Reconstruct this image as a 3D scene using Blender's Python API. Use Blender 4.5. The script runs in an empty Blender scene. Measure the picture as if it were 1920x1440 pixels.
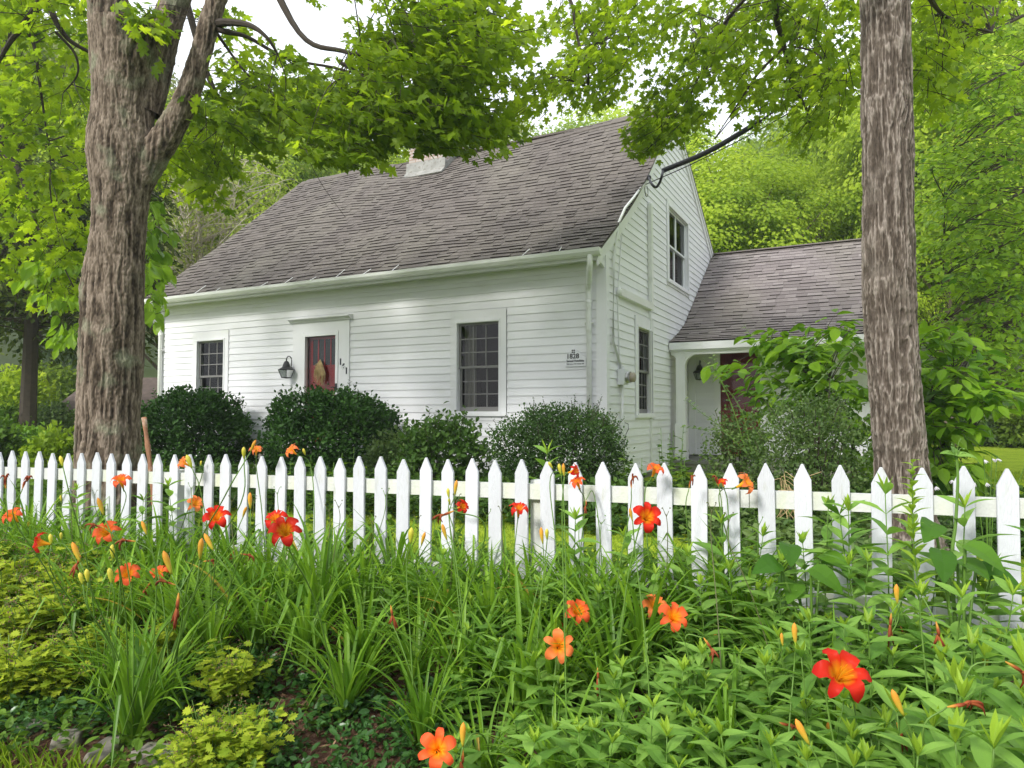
import bpy, math, random
import numpy as np
from math import radians, sin, cos, pi
random.seed(7); rng = np.random.default_rng(11)
COL = bpy.context.scene.collection
# ---------------------------------------------------------------- camera model (used to place things at real distances)
F, CX, CY, E = 1310.0, 960.0, 720.0, 1.65
PT = math.atan(55/1310.0)
def ray(px, py):
    a = (px-CX)/F; b = -(py-CY)/F
    return np.array((a, cos(PT)-b*sin(PT), sin(PT)+b*cos(PT)))
def at(px, py, Y):
    d = ray(px, py); s = Y/d[1]
    return np.array((d[0]*s, Y, E+d[2]*s))
HC = at(1136, 775, 10.5)[:2]; TH = radians(-27.38)
UX = np.array((cos(TH), sin(TH))); UY = np.array((-UX[1], UX[0]))
def hloc(px, py, axis, off):                     # pixel -> house-local point on plane x=off / y=off (local z is world z)
    d = ray(px, py); n = UX if axis == 'x' else UY
    s = (off + HC@n)/(d[:2]@n); P = d[:2]*s-HC
    return np.array((P@UX, P@UY, E+s*d[2]))
def h2w(x, y, z): 
    p = HC+UX*x+UY*y; return np.array((p[0], p[1], z))
FN = np.array((.3765, .9264)); FT = np.array((.9264, -.3765)); FD = 3.99
def sstep(a, b, x):
    t = np.clip((x-a)/(b-a), 0, 1); return t*t*(3-2*t)
def gz(x, y):
    x = np.asarray(x, float); y = np.asarray(y, float)
    n = x*FN[0]+y*FN[1]; q = x*FT[0]+y*FT[1]
    z = .09*sstep(2.05, 2.18, n)+.29*sstep(2.2, 3.7, n)+.14*sstep(5, 9, n)
    z = z-.12*sstep(1.5, 4.5, q)*sstep(2, 5, n)*(1-sstep(9, 12, n))*0
    z = z+.03*np.sin(x*2.1+y)*np.sin(y*1.7-x*.6)*sstep(2.2, 2.6, n)*(1-sstep(8, 12, n))*.6
    z = z+26*sstep(34, 150, y)+.9*sstep(9, 26, -x)*sstep(12, 30, y)
    return z
# ---------------------------------------------------------------- mesh builder
class MB:
    def __init__(s): s.V=[]; s.F=[]; s.R=[]; s.T=[]; s.M=[]; s.n=0
    def add(s, v, f, rnd=None, t=None, mi=0):
        v = np.asarray(v, float).reshape(-1, 3)
        if isinstance(f, np.ndarray): fs=[f]
        else:
            d = {}
            for a in f: d.setdefault(len(a), []).append(a)
            fs = [np.array(x) for x in d.values()]
        for k, g in enumerate(fs):
            s.F.append(g+s.n)
            r = rnd if rnd is not None else random.random()
            s.R.append(np.full(len(g), r) if np.isscalar(r) else np.asarray(r)[:len(g)])
            s.M.append(np.full(len(g), mi, np.int32))
        s.T.append(np.zeros(len(v)) if t is None else np.asarray(t, float))
        s.V.append(v); s.n += len(v); return s
    def box(s, x0, x1, y0, y1, z0, z1, rnd=None, mi=0):
        v = [(x, y, z) for z in (z0, z1) for y in (y0, y1) for x in (x0, x1)]
        return s.add(v, np.array([(0,2,3,1),(4,5,7,6),(0,1,5,4),(2,6,7,3),(0,4,6,2),(1,3,7,5)]), rnd, mi=mi)
    def prism(s, poly, axis, a, b, rnd=None, mi=0):      # polygon in the two other axes extruded along axis
        poly = np.asarray(poly, float); n = len(poly)
        def mk(c):
            o = np.zeros((n, 3)); j = [i for i in range(3) if i != axis]
            o[:, j[0]] = poly[:, 0]; o[:, j[1]] = poly[:, 1]; o[:, axis] = c; return o
        v = np.vstack([mk(a), mk(b)])
        f = [tuple(range(n))[::-1], tuple(range(n, 2*n))]+[(i, (i+1) % n, n+(i+1) % n, n+i) for i in range(n)]
        return s.add(v, f, rnd, mi=mi)
    def tube(s, pts, rad, sides=6, rnd=None, cap=True, mi=0, t=None):
        pts = np.asarray(pts, float); n = len(pts)
        rad = np.full(n, rad) if np.isscalar(rad) else np.asarray(rad, float)
        d = np.gradient(pts, axis=0); d /= np.linalg.norm(d, axis=1)[:, None]+1e-9
        ref = np.array((0, 0, 1.)) if abs(d[:, 2]).mean() < .8 else np.array((1., 0, 0))
        a = np.cross(d, ref); a /= np.linalg.norm(a, axis=1)[:, None]+1e-9; b = np.cross(d, a)
        th = np.arange(sides)*2*pi/sides
        v = pts[:, None]+rad[:, None, None]*(np.cos(th)[None, :, None]*a[:, None]+np.sin(th)[None, :, None]*b[:, None])
        i = np.arange(n-1)[:, None]*sides; j = np.arange(sides)[None]; k = (j+1) % sides
        f = np.stack([i+j, i+k, i+sides+k, i+sides+j], -1).reshape(-1, 4)
        fl = [f] 
        s.add(v, f, rnd if rnd is not None else 0.5, mi=mi, t=None if t is None else np.repeat(t, sides))
        if cap and sides > 2:
            s.F.append(np.array([list(range(sides))[::-1], list(range((n-1)*sides, n*sides))])+(s.n-n*sides))
            s.R.append(np.full(2, .5)); s.M.append(np.full(2, mi, np.int32))
        return s
    def lathe(s, prof, c, sides=12, axis=2, rnd=.5, mi=0):
        prof = np.array(prof, float); n = len(prof); th = np.arange(sides)*2*pi/sides
        v = np.zeros((n, sides, 3)); o = [i for i in range(3) if i != axis]
        v[..., o[0]] = prof[:, 0:1]*np.cos(th); v[..., o[1]] = prof[:, 0:1]*np.sin(th); v[..., axis] = prof[:, 1:2]
        v += np.array(c)
        i = np.arange(n-1)[:, None]*sides; j = np.arange(sides)[None]; k = (j+1) % sides
        return s.add(v.reshape(-1, 3), np.stack([i+j, i+k, i+sides+k, i+sides+j], -1).reshape(-1, 4), rnd, mi=mi)
    def sphere(s, c, r, rnd=.5, mi=0, n=8):
        r = np.array((r,)*3 if np.isscalar(r) else r); a = np.linspace(-pi/2, pi/2, n)
        v = []; m = n*2
        for x in a:
            for k in range(m): v.append((cos(x)*cos(k*pi/n), cos(x)*sin(k*pi/n), sin(x)))
        i = np.arange(n-1)[:, None]*m; j = np.arange(m)[None]; k = (j+1) % m
        return s.add(np.array(v)*r+np.array(c), np.stack([i+j, i+k, i+m+k, i+m+j], -1).reshape(-1, 4), rnd, mi=mi)
    def leaves(s, tpl, pos, R, sc, rnd=None, mi=0):
        v, f, t = tpl; N = len(pos); nv = len(v)
        if N == 0: return s
        sc = np.asarray(sc, float)
        if sc.ndim == 0: sc = np.full(N, float(sc))
        sv = v[None]*(sc[:, None, None] if sc.ndim == 1 else sc[:, None, :])
        P = np.einsum('nij,nkj->nki', R, sv)+np.asarray(pos)[:, None]
        ff = (f[None]+(np.arange(N)*nv)[:, None, None]).reshape(-1, f.shape[1])
        r = rng.random(N) if rnd is None else rnd
        return s.add(P.reshape(-1, 3), ff, np.repeat(r, len(f)), np.tile(t, N), mi)
    def build(s, name, mat, parent=None, smooth=False, loc=None):
        me = bpy.data.meshes.new(name)
        V = np.vstack(s.V); 
        if parent is not None and getattr(parent, 'type', '') == 'EMPTY' or loc is not None:
            pass
        me.vertices.add(len(V)); me.vertices.foreach_set('co', V.astype(np.float32).ravel())
        tot = np.concatenate([np.full(len(f), f.shape[1], np.int32) for f in s.F])
        idx = np.concatenate([f.ravel() for f in s.F]).astype(np.int32)
        me.loops.add(len(idx)); me.loops.foreach_set('vertex_index', idx)
        me.polygons.add(len(tot)); st = np.zeros(len(tot), np.int32); st[1:] = np.cumsum(tot)[:-1]
        me.polygons.foreach_set('loop_start', st)
        try: me.polygons.foreach_set('loop_total', tot)
        except Exception: pass
        for m in (mat if isinstance(mat, (list, tuple)) else [mat]): me.materials.append(m)
        me.polygons.foreach_set('material_index', np.concatenate(s.M))
        me.polygons.foreach_set('use_smooth', np.full(len(tot), bool(smooth)))
        a = me.attributes.new('rnd', 'FLOAT', 'FACE'); a.data.foreach_set('value', np.concatenate(s.R).astype(np.float32))
        a = me.attributes.new('t', 'FLOAT', 'POINT'); a.data.foreach_set('value', np.concatenate(s.T).astype(np.float32))
        me.update(calc_edges=True); me.validate()
        o = bpy.data.objects.new(name, me); COL.objects.link(o)
        if parent is not None: o.parent = parent
        return o
def tag(o, label=None, cat=None, group=None, kind=None):
    if label: o['label'] = label
    if cat: o['category'] = cat
    if group: o['group'] = group
    if kind: o['kind'] = kind
    return o
def empty(name, label, cat, loc=(0, 0, 0), rz=0, group=None):
    o = bpy.data.objects.new(name, None); COL.objects.link(o); o.location = [float(c) for c in loc]; o.rotation_euler = (0, 0, rz)
    o.empty_display_size = .1
    return tag(o, label, cat, group)
def copy_tree(o, parent=None):
    c = o.copy(); COL.objects.link(c); c.parent = parent
    for ch in list(o.children): copy_tree(ch, c)
    return c
def norm(v): v = np.asarray(v, float); return v/(np.linalg.norm(v, axis=-1, keepdims=True)+1e-9)
def frames(d, n):
    y = norm(d); x = norm(np.cross(y, n)); z = np.cross(x, y); return np.stack([x, y, z], -1)
def rvec(N): return norm(rng.normal(size=(N, 3)))
# ---------------------------------------------------------------- noise
def _h(i, j, k, s):
    x = np.sin(i*127.1+j*311.7+k*74.7+s*53.3)*43758.5453; return x-np.floor(x)
def vnoise(P, s=0.):
    P = np.asarray(P, float); I = np.floor(P); f = P-I; f = f*f*(3-2*f); i, j, k = I[..., 0], I[..., 1], I[..., 2]
    u, v, w = f[..., 0], f[..., 1], f[..., 2]; r = 0
    for a in (0, 1):
        for b in (0, 1):
            for c in (0, 1):
                r = r+_h(i+a, j+b, k+c, s)*(u if a else 1-u)*(v if b else 1-v)*(w if c else 1-w)
    return r
# ---------------------------------------------------------------- materials
def newmat(name):
    m = bpy.data.materials.new(name); m.use_nodes = True; nt = m.node_tree; nt.nodes.clear()
    out = nt.nodes.new('ShaderNodeOutputMaterial'); return m, nt, out
def N(nt, typ, **kw):
    n = nt.nodes.new(typ)
    for k, v in kw.items():
        if k.startswith('i_'):
            n.inputs[k[2:].replace('_', ' ')].default_value = v
        else: setattr(n, k, v)
    return n
def ramp(nt, fac, stops):
    r = nt.nodes.new('ShaderNodeValToRGB'); cr = r.color_ramp
    while len(cr.elements) < len(stops): cr.elements.new(.5)
    for e, (p, c) in zip(cr.elements, stops): e.position = p; e.color = (*c, 1)
    nt.links.new(fac, r.inputs[0]); return r.outputs[0]
def noise(nt, scale, detail=4, vec=None, rough=.55, stretch=None):
    n = N(nt, 'ShaderNodeTexNoise'); n.inputs['Scale'].default_value = scale; n.inputs['Detail'].default_value = detail; n.inputs['Roughness'].default_value = rough
    if vec is None: vec = N(nt, 'ShaderNodeTexCoord').outputs['Object']
    if stretch is not None:
        mp = N(nt, 'ShaderNodeMapping'); mp.inputs['Scale'].default_value = stretch; nt.links.new(vec, mp.inputs[0]); vec = mp.outputs[0]
    nt.links.new(vec, n.inputs['Vector']); return n.outputs['Fac']
def attr(nt, name): 
    a = N(nt, 'ShaderNodeAttribute'); a.attribute_name = name; return a.outputs['Fac']
def mixc(nt, fac, a, b, typ='MIX'):
    m = N(nt, 'ShaderNodeMix', data_type='RGBA', blend_type=typ)
    for sock, v in ((m.inputs[0], fac), (m.inputs[6], a), (m.inputs[7], b)):
        if isinstance(v, (int, float)): sock.default_value = v
        elif isinstance(v, tuple): sock.default_value = (*v, 1)
        else: nt.links.new(v, sock)
    return m.outputs[2]
def math_(nt, op, a, b=0.):
    m = N(nt, 'ShaderNodeMath', operation=op)
    for s, v in ((m.inputs[0], a), (m.inputs[1], b)):
        if isinstance(v, (int, float)): s.default_value = v
        else: nt.links.new(v, s)
    return m.outputs[0]
def surf(name, col, rough=.6, var=.12, scale=3., bump=0., bscale=40., spec=.3, metal=0., stain=None, stretch=None, rndvar=0., vec=None):
    m, nt, out = newmat(name); b = N(nt, 'ShaderNodeBsdfPrincipled')
    c0 = tuple(min(1, x*(1-var)) for x in col); c1 = tuple(min(1, x*(1+var)) for x in col)
    c = ramp(nt, noise(nt, scale, 5, stretch=stretch), [(.25, c0), (.75, c1)])
    if stain:
        sc, lo, hi, sscale, sstr = stain
        f = ramp(nt, noise(nt, sscale, 6, stretch=sstr), [(lo, (0,)*3), (hi, (1,)*3)]); c = mixc(nt, f, c, sc)
    if rndvar:
        k = ramp(nt, attr(nt, 'rnd'), [(0, (1-rndvar,)*3), (1, (1+rndvar,)*3)]); c = mixc(nt, 1., c, k, 'MULTIPLY')
    nt.links.new(c, b.inputs['Base Color']); b.inputs['Roughness'].default_value = rough; b.inputs['Specular IOR Level'].default_value = spec
    b.inputs['Metallic'].default_value = metal
    if bump:
        bp = N(nt, 'ShaderNodeBump'); bp.inputs['Strength'].default_value = bump; bp.inputs['Distance'].default_value = .01
        nt.links.new(noise(nt, bscale, 6, stretch=stretch), bp.inputs['Height']); nt.links.new(bp.outputs[0], b.inputs['Normal'])
    nt.links.new(b.outputs[0], out.inputs[0]); return m
def leafmat(name, dark, light, trans, tmix=.45, rough=.45, spec=.35, tcurve=None, odd=None):
    m, nt, out = newmat(name); r = attr(nt, 'rnd')
    c = ramp(nt, r, [(0, dark), (1, light)])
    if tcurve: c = ramp(nt, attr(nt, 't'), tcurve)
    if odd: c = mixc(nt, math_(nt, 'GREATER_THAN', r, odd[1]), c, odd[0])
    nv = noise(nt, 1.1, 4)
    c = mixc(nt, 1., c, ramp(nt, nv, [(.3, (.62, .68, .62)), (.7, (1.3, 1.22, 1.2))]), 'MULTIPLY')
    b = N(nt, 'ShaderNodeBsdfPrincipled'); nt.links.new(c, b.inputs['Base Color']); b.inputs['Roughness'].default_value = rough; b.inputs['Specular IOR Level'].default_value = spec*.5
    tr = N(nt, 'ShaderNodeBsdfTranslucent'); tc = mixc(nt, 1., c, trans, 'MULTIPLY') if not tcurve else c
    nt.links.new(tc, tr.inputs[0])
    mx = N(nt, 'ShaderNodeMixShader'); mx.inputs[0].default_value = tmix
    nt.links.new(b.outputs[0], mx.inputs[1]); nt.links.new(tr.outputs[0], mx.inputs[2]); nt.links.new(mx.outputs[0], out.inputs[0]); return m
T3 = (2.6, 2.5, 1.2)
M = {}
M['maple'] = leafmat('maple_leaf', (.065, .125, .008), (.20, .29, .016), T3, .55, odd=((.22, .30, .02), .93))
M['maple_far'] = leafmat('maple_leaf_bright', (.045, .12, .01), (.28, .42, .03), (2, 2, 1.2), .45)
M['big_leaf'] = leafmat('large_leaf', (.10, .20, .015), (.24, .38, .03), (2.2, 2.2, 1.4), .42, .35, .5)
M['yew'] = leafmat('yew_needle', (.013, .045, .009), (.055, .135, .024), (1.5, 1.6, 1), .2, .5, .3)
M['box'] = leafmat('boxwood_leaf', (.022, .06, .014), (.075, .145, .035), (1.5, 1.6, 1), .25, .4, .4)
M['hyd'] = leafmat('hydrangea_leaf', (.03, .08, .014), (.09, .17, .03), (1.8, 1.8, 1.1), .3, .45, .35)
M['shrub'] = leafmat('shrub_leaf', (.05, .105, .028), (.16, .235, .075), (1.8, 1.8, 1.1), .3, .45, .4)
M['spice'] = leafmat('glossy_large_leaf', (.04, .12, .012), (.20, .34, .022), (2.2, 2.2, 1.2), .4, .42, .25)
M['lily_blade'] = leafmat('daylily_blade', (.07, .175, .014), (.22, .39, .035), (1.9, 1.8, 1.2), .35, .4, .4, odd=((.42, .30, .05), .975))
M['lance'] = leafmat('lance_leaf', (.10, .22, .035), (.24, .41, .08), (1.8, 1.8, 1.1), .35, .45, .3)
M['lance_tip'] = leafmat('young_lance_leaf', (.20, .33, .03), (.28, .42, .04), (1.6, 1.6, 1.1), .35, .45, .3)
M['gold'] = leafmat('golden_lobed_leaf', (.22, .32, .025), (.46, .53, .05), (1.6, 1.6, 1.1), .35, .55, .2)
M['burdock'] = leafmat('broad_leaf', (.04, .12, .012), (.10, .22, .02), (2, 2, 1.2), .35, .45, .3)
M['vinca'] = leafmat('vinca_leaf', (.02, .065, .015), (.06, .15, .03), (1.5, 1.5, 1), .2, .3, .5)
M['weed'] = leafmat('weed_leaf', (.04, .10, .012), (.13, .23, .025), (1.8, 1.8, 1.1), .3, .5, .3)
M['grass'] = leafmat('grass_blade', (.10, .18, .012), (.27, .38, .03), (1.8, 1.8, 1.1), .35, .5, .3)
M['far_a'] = leafmat('tree_leaf_yellow_green', (.15, .25, .02), (.42, .52, .05), (2, 2, 1.2), .4, .6, .2)
M['far_b'] = leafmat('tree_leaf_mid_green', (.09, .16, .022), (.24, .33, .055), (2, 2, 1.2), .4, .6, .2)
M['far_c'] = leafmat('tree_leaf_blue_green', (.12, .18, .12), (.27, .35, .24), (1.6, 1.6, 1.2), .35, .6, .2)
M['far_d'] = leafmat('conifer_needle', (.03, .06, .012), (.12, .16, .03), (1.5, 1.5, 1), .2, .6, .2)
M['far_e'] = leafmat('tree_leaf_olive', (.15, .19, .05), (.33, .37, .12), (1.7, 1.7, 1.1), .35, .6, .2)
M['stem'] = surf('green_stem', (.10, .19, .03), .5, .2, 8)
M['stem_dark'] = surf('brown_green_stem', (.10, .11, .04), .6, .3, 8)
M['twig'] = surf('dark_twig', (.045, .035, .025), .8, .3, 12, .3)
M['palewood'] = surf('pale_dry_twig', (.36, .32, .25), .85, .2, 12, .3)
M['barkfar'] = surf('grey_bark', (.13, .105, .08), .9, .35, 5, .6, 20, .1, stretch=(4, 4, .8))
M['white'] = surf('white_house_paint', (.80, .80, .83), .5, .025, 2, .10, 60, .3, stain=((.68, .69, .66), .55, .9, 1.6, (1, 1, 3)), rndvar=.04)
M['trim'] = surf('white_trim_paint', (.80, .80, .82), .42, .03, 3, .06, 50, .35, stain=((.64, .68, .58), .6, .95, 1.3, (1, 1, 2)))
M['gutter'] = surf('white_gutter_enamel', (.78, .79, .77), .3, .04, 3, 0, 40, .5, stain=((.52, .54, .46), .58, .85, 2.2, (1, 1, 3)))
M['picket'] = surf('white_fence_paint', (.56, .57, .605), .5, .05, 5, .5, 55, .3, stain=((.42, .43, .36), .60, .80, 9, (2, 2, .5)), stretch=(3, 3, .5), rndvar=.07)
M['rail'] = surf('weathered_rail_paint', (.56, .57, .54), .6, .06, 5, .4, 45, .2, stain=((.52, .55, .36), .48, .78, 3.5, (2, 2, .8)))
M['sash'] = surf('grey_sash_paint', (.22, .215, .21), .5, .06, 4)
M['sash_white'] = surf('white_sash_paint', (.74, .76, .78), .4, .03, 4)
M['black'] = surf('black_metal', (.02, .02, .022), .4, .2, 6, 0, 40, .5)
M['cable'] = surf('black_rubber_cable', (.018, .018, .022), .55, .2, 6)
M['meter'] = surf('meter_enclosure_paint', (.70, .72, .72), .4, .04, 5)
M['metal'] = surf('dull_steel', (.45, .45, .44), .35, .1, 8, metal=.8)
M['reddoor'] = surf('red_door_paint', (.38, .012, .009), .35, .15, 3, .05, 60, .5)
M['maroon'] = surf('maroon_door_paint', (.24, .018, .022), .4, .15, 3)
M['straw'] = surf('dry_corn_husk', (.46, .34, .17), .8, .3, 15, .3)
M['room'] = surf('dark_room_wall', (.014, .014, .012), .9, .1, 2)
M['curtain'] = surf('cream_curtain', (.20, .19, .155), .9, .06, 4)
M['stone'] = surf('grey_field_stone', (.22, .20, .17), .9, .3, 4, .8, 14, .2, stain=((.15, .17, .08), .5, .62, 6, None))
M['found'] = surf('foundation_stone', (.22, .21, .19), .9, .3, 4, .6, 14, .2)
M['porchfloor'] = surf('grey_porch_board', (.20, .20, .19), .6, .15, 4)
M['shed'] = surf('grey_shed_board', (.42, .41, .44), .7, .1, 3, .2, 30)
M['shedroof'] = surf('old_shed_shingle', (.11, .085, .075), .9, .25, 6, .6, 30)
M['stake'] = surf('reddish_dead_branch', (.26, .13, .07), .85, .35, 10, .6, 30, stretch=(3, 3, .6), stain=((.42, .36, .28), .55, .65, 5, None))
M['plaque'] = surf('white_plaque_paint', (.80, .80, .84), .35, .02, 5)
M['ink'] = surf('black_sign_paint', (.012, .012, .02), .5, .1, 5)
M['mulchchip'] = leafmat('bark_mulch_chip', (.06, .025, .014), (.34, .22, .14), (1, 1, 1), .05, .9, .1)
M['hosta_fl'] = leafmat('pale_hosta_flower', (.62, .58, .68), (.8, .78, .84), (1, 1, 1), .3)
M['seed'] = surf('brown_seedhead', (.17, .10, .06), .9, .3, 20)
# glass : see-through with a clear reflection
m, nt, out = newmat('window_glass')
fr = N(nt, 'ShaderNodeFresnel'); fr.inputs[0].default_value = 1.55; g = N(nt, 'ShaderNodeBsdfGlossy'); g.inputs['Roughness'].default_value = .02
tp = N(nt, 'ShaderNodeBsdfTransparent'); tp.inputs[0].default_value = (.82, .85, .84, 1); mx = N(nt, 'ShaderNodeMixShader')
nt.links.new(math_(nt, 'MULTIPLY', fr.outputs[0], .6), mx.inputs[0]); nt.links.new(tp.outputs[0], mx.inputs[1]); nt.links.new(g.outputs[0], mx.inputs[2]); nt.links.new(mx.outputs[0], out.inputs[0])
M['glass'] = m
# asphalt shingles
def shinglemat(name, a, b, c):
    m, nt, out = newmat(name); bs = N(nt, 'ShaderNodeBsdfPrincipled')
    col = ramp(nt, attr(nt, 'rnd'), [(0, a), (.55, b), (1, c)])
    col = mixc(nt, 1., col, ramp(nt, noise(nt, 260, 3), [(.3, (.6,)*3), (.7, (1.4,)*3)]), 'MULTIPLY')
    col = mixc(nt, ramp(nt, noise(nt, .7, 5, stretch=(1, .4, .4)), [(.45, (0,)*3), (.75, (.65,)*3)]), col, (.19, .175, .14))
    nt.links.new(col, bs.inputs['Base Color']); bs.inputs['Roughness'].default_value = .85; bs.inputs['Specular IOR Level'].default_value = .25
    bp = N(nt, 'ShaderNodeBump'); bp.inputs['Strength'].default_value = .5; bp.inputs['Distance'].default_value = .003
    nt.links.new(noise(nt, 300, 2), bp.inputs['Height']); nt.links.new(bp.outputs[0], bs.inputs['Normal'])
    nt.links.new(bs.outputs[0], out.inputs[0]); return m
M['shingle'] = shinglemat('brown_asphalt_shingle', (.104, .090, .079), (.12, .105, .093), (.138, .121, .107))
M['edge'] = surf('shingle_cut_edge_painted_shadow', (.022, .018, .017), .95, .2, 9)  # asphalt cut edge, near-black so it paints the shadow line under each course
M['shingle2'] = shinglemat('mauve_asphalt_shingle', (.165, .142, .138), (.20, .173, .168), (.25, .22, .213))
# bark with crests and furrows (attribute t = depth of the relief)
def barkmat(name, groove, mid, crest, lich, lscale, st=(.22, .48, .80)):
    m, nt, out = newmat(name); bs = N(nt, 'ShaderNodeBsdfPrincipled')
    c = ramp(nt, attr(nt, 't'), [(st[0], groove), (st[1], mid), (st[2], crest)])
    f = ramp(nt, noise(nt, lscale, 6), [(.55, (0,)*3), (.68, (.75,)*3)]); c = mixc(nt, f, c, lich)
    c = mixc(nt, 1., c, ramp(nt, noise(nt, 45, 5, stretch=(2.5, 2.5, .5)), [(.3, (.62,)*3), (.7, (1.4,)*3)]), 'MULTIPLY')
    nt.links.new(c, bs.inputs['Base Color']); bs.inputs['Roughness'].default_value = .92; bs.inputs['Specular IOR Level'].default_value = .15
    bp = N(nt, 'ShaderNodeBump'); bp.inputs['Strength'].default_value = .8; bp.inputs['Distance'].default_value = .008
    nt.links.new(noise(nt, 55, 6, stretch=(2, 2, .45)), bp.inputs['Height']); nt.links.new(bp.outputs[0], bs.inputs['Normal'])
    nt.links.new(bs.outputs[0], out.inputs[0]); return m
M['barkL'] = barkmat('grey_brown_maple_bark', (.03, .022, .015), (.105, .08, .057), (.25, .20, .155), (.20, .21, .14), 3.2)
M['barkR'] = barkmat('ridged_maple_bark', (.06, .047, .036), (.11, .088, .07), (.235, .20, .17), (.17, .145, .12), 2.5, (.22, .55, .80))
# brick
m, nt, out = newmat('whitewashed_brick'); bs = N(nt, 'ShaderNodeBsdfPrincipled'); tc = N(nt, 'ShaderNodeTexCoord'); sp = N(nt, 'ShaderNodeSeparateXYZ'); nt.links.new(tc.outputs['Object'], sp.inputs[0])
cb = N(nt, 'ShaderNodeCombineXYZ'); nt.links.new(math_(nt, 'ADD', sp.outputs[0], sp.outputs[1]), cb.inputs[0]); nt.links.new(sp.outputs[2], cb.inputs[1])
bk = N(nt, 'ShaderNodeTexBrick'); nt.links.new(cb.outputs[0], bk.inputs['Vector']); bk.inputs['Scale'].default_value = 1
bk.inputs['Brick Width'].default_value = .21; bk.inputs['Row Height'].default_value = .075; bk.inputs['Mortar Size'].default_value = .012
bk.inputs['Color1'].default_value = (.32, .28, .25, 1); bk.inputs['Color2'].default_value = (.42, .39, .35, 1); bk.inputs['Mortar'].default_value = (.26, .17, .13, 1)
f = ramp(nt, noise(nt, 5, 6), [(.5, (0,)*3), (.62, (.6,)*3)]); c = mixc(nt, f, bk.outputs[0], (.30, .22, .18)); nt.links.new(c, bs.inputs['Base Color']); bs.inputs['Roughness'].default_value = .9
nt.links.new(bs.outputs[0], out.inputs[0]); M['brick'] = m
M['flashing'] = surf('mortar_flashing', (.27, .27, .25), .8, .25, 6, .6, 25, .2, stain=((.20, .19, .17), .52, .62, 12, None))
# ground: verge, mulch bed, lawn
m, nt, out = newmat('ground_earth_and_lawn'); bs = N(nt, 'ShaderNodeBsdfPrincipled'); geo = N(nt, 'ShaderNodeNewGeometry')
sp = N(nt, 'ShaderNodeSeparateXYZ'); nt.links.new(geo.outputs['Position'], sp.inputs[0])
nn = math_(nt, 'ADD', math_(nt, 'MULTIPLY', sp.outputs[0], .3765), math_(nt, 'MULTIPLY', sp.outputs[1], .9264))
nn = math_(nt, 'ADD', nn, math_(nt, 'MULTIPLY', math_(nt, 'SUBTRACT', noise(nt, 1.6, 4, geo.outputs['Position']), .5), 1.2))
mul = ramp(nt, noise(nt, 38, 8, geo.outputs['Position'], .7), [(.3, (.035, .016, .010)), (.52, (.11, .06, .038)), (.7, (.26, .17, .11))])
lawn = ramp(nt, noise(nt, 3.0, 8, geo.outputs['Position'], .7), [(.3, (.19, .29, .018)), (.55, (.31, .42, .03)), (.75, (.42, .50, .05))])
lawn = mixc(nt, 1., lawn, ramp(nt, noise(nt, 70, 4, geo.outputs['Position']), [(.3, (.55,)*3), (.7, (1.45,)*3)]), 'MULTIPLY')
mr = N(nt, 'ShaderNodeMapRange'); nt.links.new(nn, mr.inputs[0]); mr.inputs[1].default_value = 4.3; mr.inputs[2].default_value = 4.9
c = mixc(nt, mr.outputs[0], mul, lawn)
mr2 = N(nt, 'ShaderNodeMapRange'); nt.links.new(nn, mr2.inputs[0]); mr2.inputs[1].default_value = 1.95; mr2.inputs[2].default_value = 2.2
c = mixc(nt, mr2.outputs[0], (.07, .11, .02), c); mr3 = N(nt, 'ShaderNodeMapRange'); nt.links.new(sp.outputs[1], mr3.inputs[0]); mr3.inputs[1].default_value = 33; mr3.inputs[2].default_value = 40; c = mixc(nt, mr3.outputs[0], c, (.045, .065, .018))
nt.links.new(c, bs.inputs['Base Color']); bs.inputs['Roughness'].default_value = .95; bs.inputs['Specular IOR Level'].default_value = .1
bp = N(nt, 'ShaderNodeBump'); bp.inputs['Strength'].default_value = .9; bp.inputs['Distance'].default_value = .03; nt.links.new(noise(nt, 45, 8, geo.outputs['Position'], .7), bp.inputs['Height']); nt.links.new(bp.outputs[0], bs.inputs['Normal'])
nt.links.new(bs.outputs[0], out.inputs[0]); M['ground'] = m
# petals: attribute t runs from throat (0) to tip (1)
def petalmat(name, throat, mid, tip, edge=None):
    return leafmat(name, mid, tip, (1, 1, 1), .4, .45, .25, tcurve=[(.0, throat), (.28, throat), (.5, mid), (1, tip)])
M['pet_red'] = petalmat('scarlet_petal', (.95, .45, .02), (.72, .035, .012), (.52, .012, .014))
M['pet_coral'] = petalmat('coral_orange_petal', (.98, .50, .02), (.85, .15, .035), (.80, .10, .045))
M['pet_salmon'] = petalmat('salmon_orange_petal', (1., .52, .03), (.92, .25, .06), (.90, .22, .09))
M['pet_dead'] = petalmat('withered_petal', (.75, .40, .08), (.50, .14, .05), (.16, .02, .015))
M['bud'] = leafmat('daylily_bud', (.5, .38, .05), (.85, .34, .05), (1, 1, 1), .25, tcurve=[(0, (.36, .42, .04)), (.35, (.72, .50, .06)), (1, (.85, .33, .05))])
M['bud_y'] = leafmat('yellow_green_bud', (.5, .5, .06), (.6, .6, .1), (1, 1, 1), .25, tcurve=[(0, (.3, .42, .04)), (.4, (.62, .60, .07)), (1, (.72, .62, .10))])
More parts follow.
